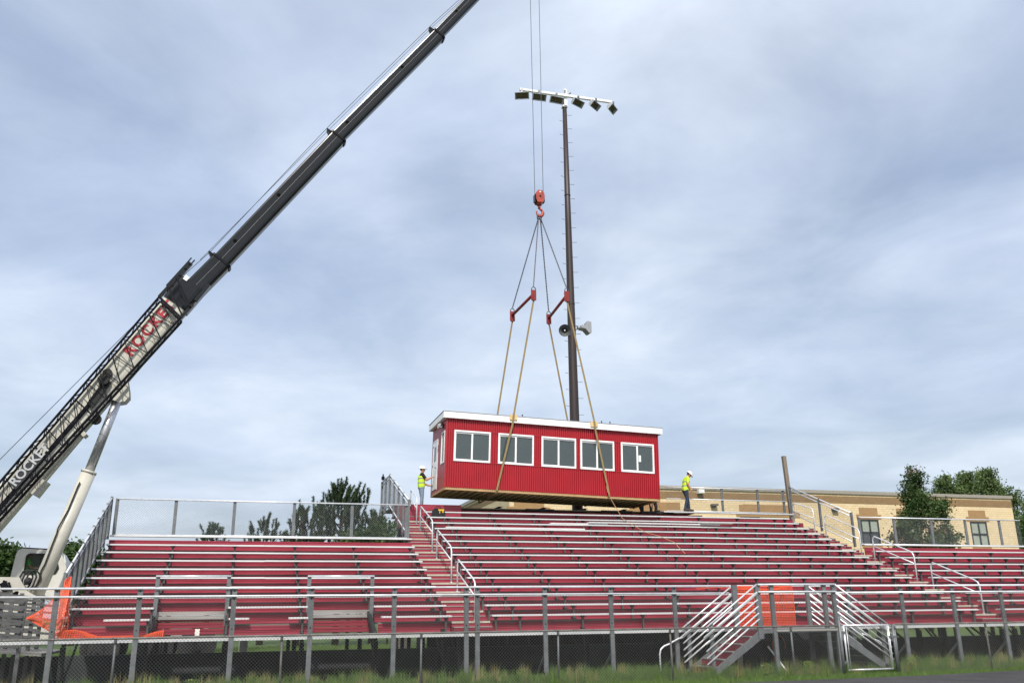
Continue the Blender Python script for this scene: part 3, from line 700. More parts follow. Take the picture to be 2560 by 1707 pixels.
for c in WC:
    a, b = c-WW/2, c+WW/2
    wn = one('window', WHITE, lambda q: [q.box(x0, x1, -.060, .05, z0, z1) for x0, x1, z0, z1 in ((a, a+.06, WZ0, WZ1), (b-.06, b, WZ0, WZ1), (a+.06, b-.06, WZ0, WZ0+.06), (a+.06, b-.06, WZ1-.06, WZ1))], bx)
    one('sash', WHITE, lambda q: [q.box(x0, x1, -.018, .03, z0, z1) for x0, x1, z0, z1 in ((c-.035, c+.035, WZ0+.06, WZ1-.06), (a+.06, a+.09, WZ0+.06, WZ1-.06), (a+.09, c-.035, WZ0+.06, WZ0+.095), (a+.09, c-.035, WZ1-.12, WZ1-.06), (c+.035, b-.06, WZ0+.06, WZ0+.08), (c+.035, b-.06, WZ1-.11, WZ1-.06))], wn)
    one('pane', GLASS, lambda q: q.box(a+.09, c-.035, .0, .005, WZ0+.095, WZ1-.12), wn)
    one('pane', GLASS, lambda q: q.box(c+.035, b-.06, .012, .017, WZ0+.08, WZ1-.11), wn)
one('notice', mat('paper', (.7, .75, .72), .8), lambda q: q.box(3.63+.06, 3.63+.17, -.006, -.002, 1.55, 1.82), bx)
one('fascia', WHITE, lambda q: (q.box(-hx-.16, hx+.16, -.16, -.13, BH-.03, BH+.22), q.box(-hx-.16, -hx-.13, -.13, BD+.13, BH-.03, BH+.20), q.box(hx+.13, hx+.16, -.13, BD+.13, BH-.03, BH+.20), q.box(-hx-.16, hx+.16, BD+.13, BD+.16, BH-.03, BH+.18)), bx)
one('soffit', WHITE, lambda q: (q.box(-hx-.13, hx+.13, -.13, -.035, BH-.02, BH-.005), q.box(-hx-.13, -hx-.005, -.035, BD+.13, BH-.02, BH-.005)), bx)
one('roof', mat('roof_membrane', (.22, .23, .25), .7), lambda q: q.box(-hx-.17, hx+.17, -.17, BD+.17, BH+.222, BH+.245), bx)
for x in (-1.84, -1.46, 2.02, 2.4): one('roof_stud', BLACKP, lambda q: (q.box(x-.015, x+.015, -.08, -.05, BH+.245, BH+.32), q.sphere((x, -.065, BH+.33), .03, 6, 4)), bx)
# floor frame: rim boards, joists
one('rim_board', WOOD, lambda q: q.box(-hx, hx, -.012, .03, -.055, .035), bx)
one('rim_board', WOOD, lambda q: q.box(-hx, hx, BD-.04, BD, -.055, .03), bx)
one('rim_board', WOOD, lambda q: (q.box(-hx-.002, -hx+.04, .03, BD-.04, -.06, .03)), bx)
one('rim_board', WOOD, lambda q: (q.box(hx-.04, hx+.002, .03, BD-.04, -.06, .03)), bx)
jm = MB(); jm.box(-.035, .035, .03, BD-.04, -.052, .04); jme = jm.mesh('joist', mat('joist_wood', (.30, .24, .13), .85, 0, .2, 4))
for x in np.arange(-hx+.30, hx-.2, .30): link('joist', jme, bx, (x, 0, 0))
# flood lamp on the left end
lp = one('wall_lamp', mat('lamp_grey', (.45, .45, .46), .5), lambda q: (q.box(-hx-.20, -hx-.05, .55, .85, 2.50, 2.66), q.prism([(-hx-.22, 2.47), (-hx-.20, 2.47), (-hx-.04, 2.62), (-hx-.06, 2.66)], 1, .55, .85)), bx)
one('lamp_arm', BLACKP, lambda q: q.box(-hx-.06, -hx, .62, .78, 2.54, 2.68), lp)

# ------------------------------------------------------------------ rigging
HY = 35.5
hk = at(1348, 520, HY); HX = hk.x
blk_t = at(1348, 480, HY).z; 
def hookblock():
    t = thing('hook_block', 'red crane hook block with big hook hanging over the booth', 'hook', (HX, HY, 18.9))
    z = blk_t
    with Par(t):
        one('cheek_plate', HOOKR, lambda q: q.prism([(HX-.10, z), (HX+.10, z), (HX+.20, z-.14), (HX+.20, z-.42), (HX+.14, z-.60), (HX-.14, z-.60), (HX-.20, z-.42), (HX-.20, z-.14)], 1, HY-.20, HY-.15), t)
        one('cheek_plate', HOOKR, lambda q: q.prism([(HX-.10, z), (HX+.10, z), (HX+.20, z-.14), (HX+.20, z-.42), (HX+.14, z-.60), (HX-.14, z-.60), (HX-.20, z-.42), (HX-.20, z-.14)], 1, HY+.15, HY+.20), t)
        one('sheave', BLACKP, lambda q: q.tube([(HX, HY-.145, z-.28), (HX, HY+.145, z-.28)], .21, 20), t, False)
        one('pin', BLACKP, lambda q: q.tube([(HX, HY-.22, z-.30), (HX, HY+.22, z-.30)], .045, 10), t, True)
        one('label_plate', WHITE, lambda q: q.box(HX-.04, HX+.04, HY-.206, HY-.201, z-.12, z-.06), t)
        one('side_plate', BLACKP, lambda q: (q.box(HX-.24, HX-.19, HY-.12, HY+.12, z-.55, z-.2), q.box(HX+.19, HX+.24, HY-.12, HY+.12, z-.55, z-.2)), t)
        one('swivel', HOOKR, lambda q: (q.tube([(HX, HY, z-.56), (HX, HY, z-.68)], .13, 12), q.tube([(HX, HY, z-.68), (HX, HY, z-.86)], .06, 10)), t, True)
        zc = z-1.06; pts = [V((HX+.03, HY, z-.84))]; rs = [.06]
        for k, a in enumerate(np.linspace(R_(70), R_(-200), 18)):
            pts.append(V((HX+.02+.15*math.cos(a), HY, zc+.17*math.sin(a)))); rs.append(.075 if -1.9 < a < .3 else .055 if k < 14 else .035)
        one('hook', HOOKR, lambda q: q.tube(pts, rs, 10), t, True)
    return zc-.10
hz = hookblock()
def chain(label, a, b):
    a = V(a); b = V(b); d = (b-a); L_ = d.length; d.normalize(); mb = MB(); s1 = d.orthogonal().normalized(); s2 = d.cross(s1)
    n = int(L_/.062)
    for i in range(n):
        c = a+d*(L_*(i+.5)/n); s = s1 if i % 2 else s2; pts = []
        for k in range(8):
            t = 2*math.pi*k/8; pts.append(c+d*(math.cos(t)*.046)+s*(math.sin(t)*.026))
        pts.append(pts[0]); mb.tube(pts, .0105, 4, cap=False)
    return tag(mb.build('chain', CHAIN), label, 'chain', 'lifting chains')
BARS = []
BN = 34.05; BFR = 36.95
bz = {}
for nm, un, vn, uf, vf, lab in (('l', 1334, 735, 1281, 788, 'left red spreader bar of the lifting rig'), ('r', 1417, 738, 1372, 795, 'right red spreader bar of the lifting rig, before the pole')):
    a = at(un, vn, BN+.15); b = at(uf, vf, BFR-.15); x = (a.x+b.x)/2; z = (a.z+b.z)/2
    t = thing('spreader_bar', lab, 'spreader bar', (x, a.y, z), 'spreader bars')
    with Par(t):
        one('tube', BARR, lambda q: q.tube([a, b], .065, 10), t, True)
        for p in (a, b):
            one('end_plate', BARR, lambda q: (q.box(p.x-.11, p.x+.11, p.y-.03, p.y+.03, p.z-.28, p.z+.18), q.box(p.x-.05, p.x+.05, p.y-.06, p.y+.06, p.z-.30, p.z-.16)), t)
            one('shackle', CHAIN, lambda q: q.tube([p+V((.09*math.cos(k), 0, .22+.10*math.sin(k))) for k in np.linspace(-.6, math.pi+.6, 12)], .02, 6), t, True)
    bz[nm] = (a, b)
HP = V((HX, HY, hz))
for nm, sx in (('l', -1), ('r', 1)):
    for p, s, wd in zip(bz[nm], (0, 1), ('near', 'far')):
        q = HP+V((sx*.07+.0, (-.05 if s == 0 else .05), -.28)); e = p+V((0, 0, .33))
        lab = {('l', 0): 'second lifting chain from the left, to the high end of the left spreader bar', ('l', 1): 'leftmost lifting chain from the hook to the left spreader bar', ('r', 0): 'rightmost lifting chain from the hook to the spreader bar by the pole', ('r', 1): 'third lifting chain from the left, to the low end of the right spreader bar'}[(nm, s)]
        chain(lab, q, e)
for sx in (-1, 1):
    t = tag(one('shackle', CHAIN, lambda q: [q.tube([HP+V((sx*.05+.05*math.cos(k), dy_, .02-.14*(1 if True else 1)+.13*math.sin(k))) for k in np.linspace(0, 2*math.pi, 12)], .017, 6) for dy_ in (-.04, .04)]+[q.tube([HP+V((sx*.07, 0, -.18)), HP+V((sx*.08, 0, -.40))], .03, 6)], None, True), ('left' if sx < 0 else 'right')+' cluster of steel shackles hanging in the crane hook', 'shackle', 'rigging shackles')
def toworld(p): return Matrix.Translation(bx.location) @ bx.rotation_euler.to_matrix().to_4x4() @ V(p)
def strap(label, pts, w_=.075):
    mb = MB(); pts = [V(p) for p in pts]
    for i, (a, b) in enumerate(zip(pts[:-1], pts[1:])): mb.bar(a, b, w_, .014, (0, 1, 0))
    return tag(mb.build('strap', STRAP), label, 'strap', 'lifting straps')
for nm, ub, vb, ut, vt, bxx, side in (('l', 1241, 1226, 1284, 1048, None, 'left'), ('r', 1522, 1236, 1486, 1065, None, 'right')):
    a, b = bz[nm]
    fb_ = at(ub, vb, 34.14); ft = at(ut, vt, 33.99); 
    lx0 = fb_.x; lxt = ft.x
    strap(f'{side} tan lifting strap running down the front of the booth', [a+V((0, 0, -.26)), ft+V((0, -.03, .16)), V((lxt-(lxt-lx0)*.06, 33.975, ft.z-.16)), fb_+V((0, -.05, 0)), V((lx0, 34.16, fb_.z-.10)), V((lx0, 35.4, fb_.z-.12))])
    rt_ = at(1238 if nm == 'l' else 1424, 1037 if nm == 'l' else 1051, 37.08)
    strap(f'{side} tan lifting strap dropping behind the booth roof', [b+V((0, 0, -.26)), V((rt_.x, 37.09, 9.30)), V((lx0, 37.0, fb_.z+.0)), V((lx0, 36.9, fb_.z-.17)), V((lx0, 35.42, fb_.z-.13))])
    wb = tag(one('wood_block', mat('fresh_lumber', (.62, .45, .22), .8), lambda q: q.box(lxt-.16, lxt+.16, 33.995, 34.035, ft.z-.02, ft.z+.20)), f'pale wood corner block under the {side} strap on the white roof edge', 'wood block', 'strap corner blocks')
    one('hook_clip', BARR, lambda q: None or q.box(lxt-.10, lxt-.02, 33.93, 33.96, ft.z-1.05, ft.z-.90)) if False else None
# tag line
p0 = at(1516, 1215, 34.08); r0 = [at(1519, 1228, 34.05), at(1530, 1252, 33.9)]
tl = [p0, r0[0], r0[1]]
for n, u, v in ((2, 1556, 1295), (3, 1575, 1308), (5, 1614, 1330), (6, 1650, 1340), (7, 1690, 1357), (8, 1695, 1366), (9, 1713, 1383)):
    q = at(u, v, yr(n)-.01); tl.append(q)
tag(one('tag_line', TAGL, lambda q: q.tube(tl, .011, 6)), 'thin tan tag line trailing from the booth down over the seats', 'rope')

# ------------------------------------------------------------------ crane
crane = thing('mobile_crane', 'cream truck crane with long black telescopic boom reaching over the bleachers', 'crane', (-8.6, 35.3, 0))
CY = 35.3
def beam(mb, a, b, h, w_, mi=0, round_=.22):
    """box section with rounded lower corners from a to b, in the upright plane"""
    a = V(a); b = V(b); d = (b-a).normalized(); nn = V((-d.z, 0, d.x)); yv = V((0, 1, 0))
    pr = []
    for (cx, cy), ang in ((( .5-round_*.5, .5-round_*.5), 0), ((-.5+round_*.5, .5-round_*.5), 90), ((-.5+round_, -.5+round_), 180), ((.5-round_, -.5+round_), 270)):
        rr = round_*.5 if ang in (0, 90) else round_
        for k in (0, 30, 60, 90):
            t = R_(ang+k); pr.append((cx+rr*math.cos(t), cy+rr*math.sin(t)))
    n = len(pr); vs_ = []
    for p in (a, b): vs_ += [p+yv*(x*w_)+nn*(z*h) for x, z in pr]
    mb.add(vs_, [tuple(range(n))[::-1], tuple(range(n, 2*n))]+[(i, (i+1) % n, n+(i+1) % n, n+i) for i in range(n)], mi)
# base section: place from its far lower edge
e0 = at(0, 1335, CY+.30); e1 = at(505, 745, CY+.30)
dB = (e1-e0); dB.y = 0; dB.normalize(); nB = V((-dB.z, 0, dB.x))
HB = .98
B1 = e1+nB*(HB/2); B1.y = CY; B0 = e0+nB*(HB/2); B0.y = CY; Bp = B0-dB*2.6
with Par(crane):
    base = one('boom_base', CREAM, lambda q: beam(q, Bp, B1-dB*.15, HB, .72), crane)
    # telescoping black sections, from the near upper edge
    NEAR = CY-.30
    ups = [(478, 690), (534, 634), (829, 325), (1085, 70)]
    U = [at(u, v, NEAR) for u, v in ups]
    tip = at(1304, -155, NEAR); U.append(tip)
    hs = [.80, .70, .60, .50]; ws = [.62, .56, .50, .44]
    secs = []
    st = B1-dB*.6
    for i in range(4):
        a = U[i]; b = U[i+1]; d = (b-a); d.y = 0; d.normalize(); nn = V((-d.z, 0, d.x))
        off = nn*(-hs[i]/2) if i == 0 else nn*(-hs[i]/2-.035)
        a2 = a+off; b2 = b+off-(nn*0 if i == 0 else nn*0); a2.y = b2.y = CY
        if i == 3: b2 = b2
        b3 = b2+d*.05
        a3 = a2-d*.4 if i else a2-d*.9
        secs.append((a3, b3, d, nn))
        s_o = one('boom_section', BLACKP, lambda q: beam(q, a3, b3, hs[i], ws[i]), crane)
        # end collar with rope guide
        if i < 3:
            one('collar', LATT, lambda q: (beam(q, b3-d*.10, b3+d*.0, hs[i]+.07, ws[i]+.07), q.prism([((b3+nn*(hs[i]/2)-d*.20).x, (b3+nn*(hs[i]/2)-d*.20).z), ((b3+nn*(hs[i]/2)).x, (b3+nn*(hs[i]/2)).z), ((b3+nn*(hs[i]/2+.26)-d*.02).x, (b3+nn*(hs[i]/2+.26)-d*.02).z), ((b3+nn*(hs[i]/2+.26)-d*.07).x, (b3+nn*(hs[i]/2+.26)-d*.07).z)], 1, CY-.14, CY+.14)), s_o)
        # inspection holes on the near face
        Ls = (b3-a3).length
        for f in ((.42,) if i == 0 else (.12, .46) if i == 1 else (.10, .60) if i == 2 else (.2,)):
            if i == 0: continue
            c = a3.lerp(b3, f+.05)+nn*(hs[i]*.16); 
            one('port', HOLE, lambda q: q.tube([V((c.x, CY-ws[i]/2-.004, c.z)), V((c.x, CY-ws[i]/2+.01, c.z))], .085, 14), s_o)
        one('wear_line', GALV, lambda q: q.bar(V((a3.x, CY-ws[i]/2-.003, a3.z))+nn*(.02), V((b3.x, CY-ws[i]/2-.003, b3.z))+nn*(.02), .004, .012, nn), s_o)
    # boom head
    TP = secs[3][1]; dT = secs[3][2]; nT = secs[3][3]
    one('boom_head', BLACKP, lambda q: (beam(q, TP-dT*.1, TP+dT*.5, .66, .58), q.tube([TP+dT*.6-nT*.2+V((0, -.3, 0)), TP+dT*.6-nT*.2+V((0, .3, 0))], .24, 16)), crane)
    SH = TP+dT*.6-nT*.2
    # head assembly of the base section
    one('base_head', BLACKP, lambda q: (beam(q, B1-dB*.95, B1+dB*.12, HB+.08, .80), q.bar(B1+nB*.62-dB*.55+V((0, -.30, 0)), B1+nB*.60+dB*.75+V((0, -.30, 0)), .12, .22, nB), q.bar(B1-nB*.52-dB*.4+V((0, -.3, 0)), B1-nB*.50+dB*.45+V((0, -.3, 0)), .12, .16, nB),
        [q.tube([B1+nB*(.60)+dB*k+V((0, -.42, 0)), B1+nB*(.60)+dB*k+V((0, -.15, 0))], .05, 8) for k in (-.4, .1, .45, .7)],
        q.bar(B1+nB*.7+dB*.75+V((0, -.3, 0)), B1+nB*.7+dB*.95+V((0, -.3, 0)), .03, .05, nB), q.bar(B1+nB*.55+dB*.75+V((0, -.3, 0)), B1+nB*.55+dB*.95+V((0, -.3, 0)), .03, .05, nB),
        q.box(B1.x-.9, B1.x-.55, CY-.3, CY+.2, B1.z-.2, B1.z-.0)), crane)
    one('decal', WHITE, lambda q: q.bar(B1+nB*.30+dB*.02+V((0, -.431, 0)), B1+nB*.30+dB*.22+V((0, -.431, 0)), .006, .17, nB), crane)
    # red lettering on the near face of the base section
    def text(s, size, org, xdir, ydir, m, parent, name, extr=.004, bold=.02, spacing=1.0):
        cu = bpy.data.curves.new(name, 'FONT'); cu.body = s; cu.size = size; cu.extrude = extr; cu.offset = bold; cu.space_character = spacing
        ob = bpy.data.objects.new('t', cu); col.objects.link(ob)
        dg = bpy.context.evaluated_depsgraph_get(); me = bpy.data.meshes.new_from_object(ob.evaluated_get(dg)); bpy.data.objects.remove(ob)
        x = V(xdir).normalized(); y = V(ydir).normalized(); z = x.cross(y)
        T = Matrix(((x.x, y.x, z.x, org[0]), (x.y, y.y, z.y, org[1]), (x.z, y.z, z.z, org[2]), (0, 0, 0, 1)))
        me.transform(T); me.materials.clear(); me.materials.append(m)
        return link(name, me, parent)
    REDL = mat('letter_red', (.42, .012, .03), .45)
    t0 = at(322, 888, CY-.37)
    text('ROCKET', .56, (t0+nB*(-.10))[:], dB, nB, REDL, crane, 'lettering', .004, .022, 1.28)
    # dark rubbing strip along the base section
    one('guide_strip', LATT, lambda q: q.bar(Bp+dB*1.0+V((0, -.375, 0))-nB*.06, B0+dB*5.3+V((0, -.375, 0))-nB*.06, .02, .16, nB), crane)
    one('hose_reel', RUBBER, lambda q: (q.tube([B0+dB*6.2+V((0, -.40, 0))+nB*.10, B0+dB*6.2+V((0, -.62, 0))+nB*.10], .20, 16), q.tube([B0+dB*6.5+V((0, -.40, 0))+nB*.18, B0+dB*6.5+V((0, -.46, 0))+nB*.18], .17, 14), q.bar(B0+dB*5.2+V((0, -.46, 0))-nB*.12, B0+dB*6.3+V((0, -.46, 0))-nB*.02, .10, .26, nB)), crane)
    # lower lugs and small brackets of the base section
    one('boom_lug', CREAM, lambda q: [q.prism([((B0+dB*k+nB*z).x, (B0+dB*k+nB*z).z) for k, z in pr_], 1, y0, y1) for y0, y1 in ((CY-.30, CY-.22), (CY+.22, CY+.30)) for pr_ in ([(5.80, -.47), (6.75, -.47), (6.45, -.78), (6.25, -.95), (6.02, -.94), (5.88, -.80)],)], crane)
    one('boom_foot_block', CREAM, lambda q: (q.bar(B0+dB*1.65-nB*.62, B0+dB*2.25-nB*.60, .5, .25, nB), q.bar(B0+dB*2.0-nB*.52, B0+dB*4.2-nB*.50, .30, .12, nB), q.bar(B0+dB*4.2-nB*.52, B0+dB*4.35-nB*.55, .5, .2, nB)), crane)
    one('roller', RUBBER, lambda q: q.tube([B0+dB*4.95-nB*.48+V((0, -.1, 0)), B0+dB*4.95-nB*.48+V((0, .1, 0))], .20, 16), crane)
    # lift cylinder
    cb0 = at(92, 1482, CY); cb1 = at(222, 1180, CY); cb2 = at(300, 985, CY)
    cy = one('lift_cylinder', CREAM, lambda q: (q.tube([cb0-(cb1-cb0).normalized()*.9, cb1], .255, 20), q.tube([cb1-(cb1-cb0).normalized()*.04, cb1+(cb1-cb0).normalized()*.05], .275, 20)), crane, True)
    one('piston_rod', CHROME, lambda q: q.tube([cb1, cb2+(cb2-cb1).normalized()*.1], .165, 18), cy, True)
    one('hydraulic_line', RUBBER, lambda q: q.tube([at(u, v, CY-.3) for u, v in ((200, 1205), (195, 1215), (170, 1275), (145, 1320), (142, 1332), (130, 1362), (112, 1410), (103, 1425), (101, 1437), (103, 1447), (92, 1460), (85, 1474))], .026, 6), cy, True)
    # superstructure
    def side(pts, y0, y1, q): q.prism([(at(u, v, y0).x, at(u, v, y0).z) for u, v in pts], 1, y0, y1)
    one('turntable_frame', CREAM, lambda q: side([(-140, 1440), (48, 1442), (66, 1475), (92, 1492), (92, 1530), (-140, 1530)], CY-.75, CY-.45, q), crane)
    one('turntable_frame', CREAM, lambda q: side([(-140, 1440), (48, 1442), (66, 1475), (92, 1492), (92, 1530), (-140, 1530)], CY+.45, CY+.75, q), crane)
    one('frame_port', HOLE, lambda q: q.tube([at(41, 1486, CY-.76), at(41, 1486, CY-.74)], .12, 14), crane)
    one('turntable', GALVD, lambda q: q.tube([(-8.3, CY, 1.35), (-8.3, CY, 1.75)], 1.0, 24), crane)
    one('counterweight', CREAM, lambda q: q.box(-12.6, -11.4, CY-1.3, CY+1.3, 1.8, 2.9), crane)
    one('winch', LATT, lambda q: (q.tube([(-10.6, CY-.5, 2.8), (-10.6, CY+.5, 2.8)], .38, 18), q.box(-11.2, -10.0, CY-.6, CY+.6, 2.2, 2.45)), crane)
    one('hoses', RUBBER, lambda q: [q.tube([at(u+k*9, v, CY-.78-.06*k) for u, v in ((62, 1462), (66, 1445), (76, 1428), (88, 1424), (98, 1432), (100, 1442), (92, 1462), (82, 1474))], .03, 6) for k in range(-2, 1)]+[q.tube([at(70, 1452, CY-.85), at(70, 1452, CY-.70)], .13, 14)], crane, True)
    one('valve_block', LATT, lambda q: (q.bar(at(8, 1455, CY-.8), at(18, 1475, CY-.8), .2, .22), q.tube([at(10, 1450, CY-.85), at(6, 1475, CY-.9), at(30, 1476, CY-.9), at(22, 1455, CY-.85)], .035, 6)), crane)
    # operator cab on the far side of the boom
    CB0, CB1 = 36.5, 37.6
    outl = [(20, 1466), (24, 1448), (40, 1385), (46, 1374), (58, 1370), (140, 1375), (152, 1382), (163, 1402), (170, 1440), (173, 1500), (20, 1500)]
    oX = [at(u, v, CB0) for u, v in outl]
    wX = [at(u, v, CB0) for u, v in ((60, 1430), (62, 1418), (66, 1392), (70, 1386), (78, 1384), (118, 1385), (130, 1386), (140, 1390), (146, 1420), (138, 1433), (63, 1434))]
    def cabside(q):
        n = len(oX); q.add([p for p in oX]+[p for p in wX], [(i, (i+1) % n, n+(i+1) % n, n+i) for i in range(n)])
        q.add([V((p.x, CB0, p.z)) for p in oX]+[V((p.x, CB1, p.z)) for p in oX], [(i, (i+1) % n, n+(i+1) % n, n+i) for i in range(n)]+[tuple(range(n, 2*n))])
        q.add([p for p in wX]+[V((p.x, CB0+.05, p.z)) for p in wX], [(i, (i+1) % n, n+(i+1) % n, n+i) for i in range(n)])
    CABG = mat('cab_grey', (.60, .59, .54), .5, 0, .08, 2)
    cab = one('cab', CABG, cabside, crane)
    gx = sum((p for p in wX), V((0, 0, 0)))/len(wX)
    one('cab_window_seal', RUBBER, lambda q: [q.bar(V((a.x, CB0-.012, a.z)), V((b.x, CB0-.012, b.z)), .03, .05) for a, b in zip(wX, wX[1:]+wX[:1])]+[q.box(at(101, 1400, CB0).x-.02, at(101, 1400, CB0).x+.02, CB0-.012, CB0+.02, at(101, 1433, CB0).z, at(101, 1386, CB0).z)], cab)
    one('cab_window', CABGL, lambda q: q.add([V((p.x, CB0+.03, p.z)) for p in wX], [tuple(range(len(wX)))]), cab)
    one('windscreen', GLASS, lambda q: q.add([V((at(153, 1385, CB0).x+.03, CB0+.1, at(153, 1385, CB0).z)), V((at(153, 1385, CB0).x+.03, CB1-.1, at(153, 1385, CB0).z)), V((at(170, 1440, CB0).x+.03, CB1-.1, at(170, 1430, CB0).z)), V((at(170, 1440, CB0).x+.03, CB0+.1, at(170, 1430, CB0).z))], [(0, 1, 2, 3)]), cab)
    one('cab_roof_rail', RUBBER, lambda q: (q.bar(at(58, 1369, CB0+.1), at(128, 1373, CB0+.1), .06, .05), q.tube([at(73, 1368, CB0+.3), at(75, 1362, CB0+.3)], .008, 6)), cab)
    one('mirror', WHITE, lambda q: q.bar(at(161, 1388, CB0-.1), at(168, 1422, CB0-.1), .10, .03), cab)
    # carrier
    one('chassis', CREAM, lambda q: q.box(-14.5, -1.0, CY-1.25, CY+1.25, .86, 1.34), crane)
    one('carrier_cab', CREAM, lambda q: q.prism([(-14.5, .6), (-14.5, 1.9), (-14.3, 2.3), (-13.4, 2.3), (-13.2, 1.35), (-13.2, .6)], 1, CY-1.2, CY+1.2), crane)
    wm = MB(); wm.tube([(0, 0, 0), (0, .36, 0)], .62, 24); wme = wm.mesh('wheel', RUBBER)
    hm_ = MB(); hm_.tube([(0, -.012, 0), (0, .04, 0)], .33, 20); hm_.tube([(0, -.10, 0), (0, -.01, 0)], .15, 14); hme = hm_.mesh('hub', STEELD)
    for x in (-13.0, -11.5, -4.4, -2.70, -1.35):
        for y, s in ((CY-1.32, 1), (CY+.96, 1)):
            if x == -1.35: 
                y = y if s else y
            o = link('wheel', wme, crane, (x, y, .61)); link('hub', hme, o, (0, 0, 0))
    for x in (-9.9, .2):
        one('outrigger', CREAM, lambda q: (q.box(x-.16, x+.16, CY-3.1, CY+3.1, .82, 1.10), q.box(x-.13, x+.13, CY-3.1, CY-2.84, .1, .82), q.box(x-.13, x+.13, CY+2.84, CY+3.1, .1, .82), q.box(x-.4, x+.4, CY-3.37, CY-2.57, -.006, .1), q.box(x-.4, x+.4, CY+2.57, CY+3.37, -.006, .1)), crane)
    # stowed lattice jib on the near side of the boom
    JY0, JY1 = CY-1.02, CY-.50
    ju0 = at(-60, 1274, JY0); ju1 = at(398, 742, JY0); jl0 = at(-60, 1352, JY0); jl1 = at(452, 794, JY0)
    jib = one('jib', LATT, lambda q: None, crane)
    def inset(p, y): return V((p.x, y, p.z))
    def jibm(q):
        nb = 14
        for a, b, r in ((ju0, ju1, .042), (jl0, jl1, .05)):
            for y in (JY0, JY1): q.tube([inset(a, y), inset(b, y)], r, 6)
        for i in range(nb):
            f0, f1 = i/nb, (i+1)/nb; fm = (f0+f1)/2
            for y, r_ in ((JY0, .017), (JY1, .012)):
                q.tube([inset(ju0.lerp(ju1, f0), y), inset(jl0.lerp(jl1, fm), y)], r_, 5); q.tube([inset(jl0.lerp(jl1, fm), y), inset(ju0.lerp(ju1, f1), y)], r_, 5)
            for a, b in ((ju0, ju1), (jl0, jl1)):
                q.tube([inset(a.lerp(b, f0), JY0), inset(a.lerp(b, fm), JY1)], .018, 5); q.tube([inset(a.lerp(b, fm), JY1), inset(a.lerp(b, f1), JY0)], .018, 5)
        q.bar(inset(ju1, JY0), inset(jl1, JY0), .06, .08); q.bar(inset(ju1, JY1), inset(jl1, JY1), .06, .08)
        q.bar(ju1, ju1+dB*1.1+V((0, .1, 0)), .07, .12, nB); q.bar(jl1, jl1+dB*.7+V((0, .1, 0)), .07, .12, nB)
        q.bar(ju1+dB*1.0, jl1+dB*.55, .05, .06, nB); q.bar(ju1+dB*.5, jl1+dB*.1, .05, .06, nB)
    bpy.data.objects.remove(jib)
    jib = one('jib', LATT, jibm, crane)
    # sign panel with the firm's name
    sp = [at(u, v, JY0-.07) for u, v in ((39, 1223), (20.5, 1206), (91, 1129), (109, 1144))]
    sg_ = one('sign_panel', mat('sign_black', (.016, .017, .02), .5), lambda q: q.add([p for p in sp]+[p+V((0, .03, 0)) for p in sp], [(0,1,2,3),(7,6,5,4),(0,4,5,1),(1,5,6,2),(2,6,7,3),(3,7,4,0)]), jib)
    xd = (sp[2]-sp[1]).normalized(); yd = (sp[1]-sp[0]); yd = (yd-xd*yd.dot(xd)).normalized()
    text('ROCKET', .43, (sp[0]+xd*.06+yd*.07+V((0, -.012, 0)))[:], xd, yd, mat('letter_white', (.42, .43, .44), .5), jib, 'sign_lettering', .003, .010, 1.0)
    # ropes
    rpts = [(-10.6, CY, 3.1)]
    pA = at(0, 1148, CY); pB = at(455, 692, CY); 
    one('hoist_rope', ROPE, lambda q: q.tube([(-10.6, CY, 3.18), pA, pB+V((0, 0, .0))]+[at(u, v, CY) for u, v in ((527, 628), (825, 313), (1084, 58))]+[SH+nT*.34+dT*.05], .013, 6), crane)
    zb = blk_t-.3
    for dx_, dyy in ((-.20, 0), (.21, 0)):
        one('hoist_rope', ROPE, lambda q: q.tube([(HX+dx_*1.15, HY+.0, SH.z), (HX+dx_, HY, zb)], .014, 6), crane)
    one('hoist_rope', ROPE, lambda q: q.tube([at(500, 650, CY-.1), at(829, 318, CY-.1), at(1085, 64, CY-.1), SH+nT*.25], .010, 6), crane)
crane_head_z = SH.z

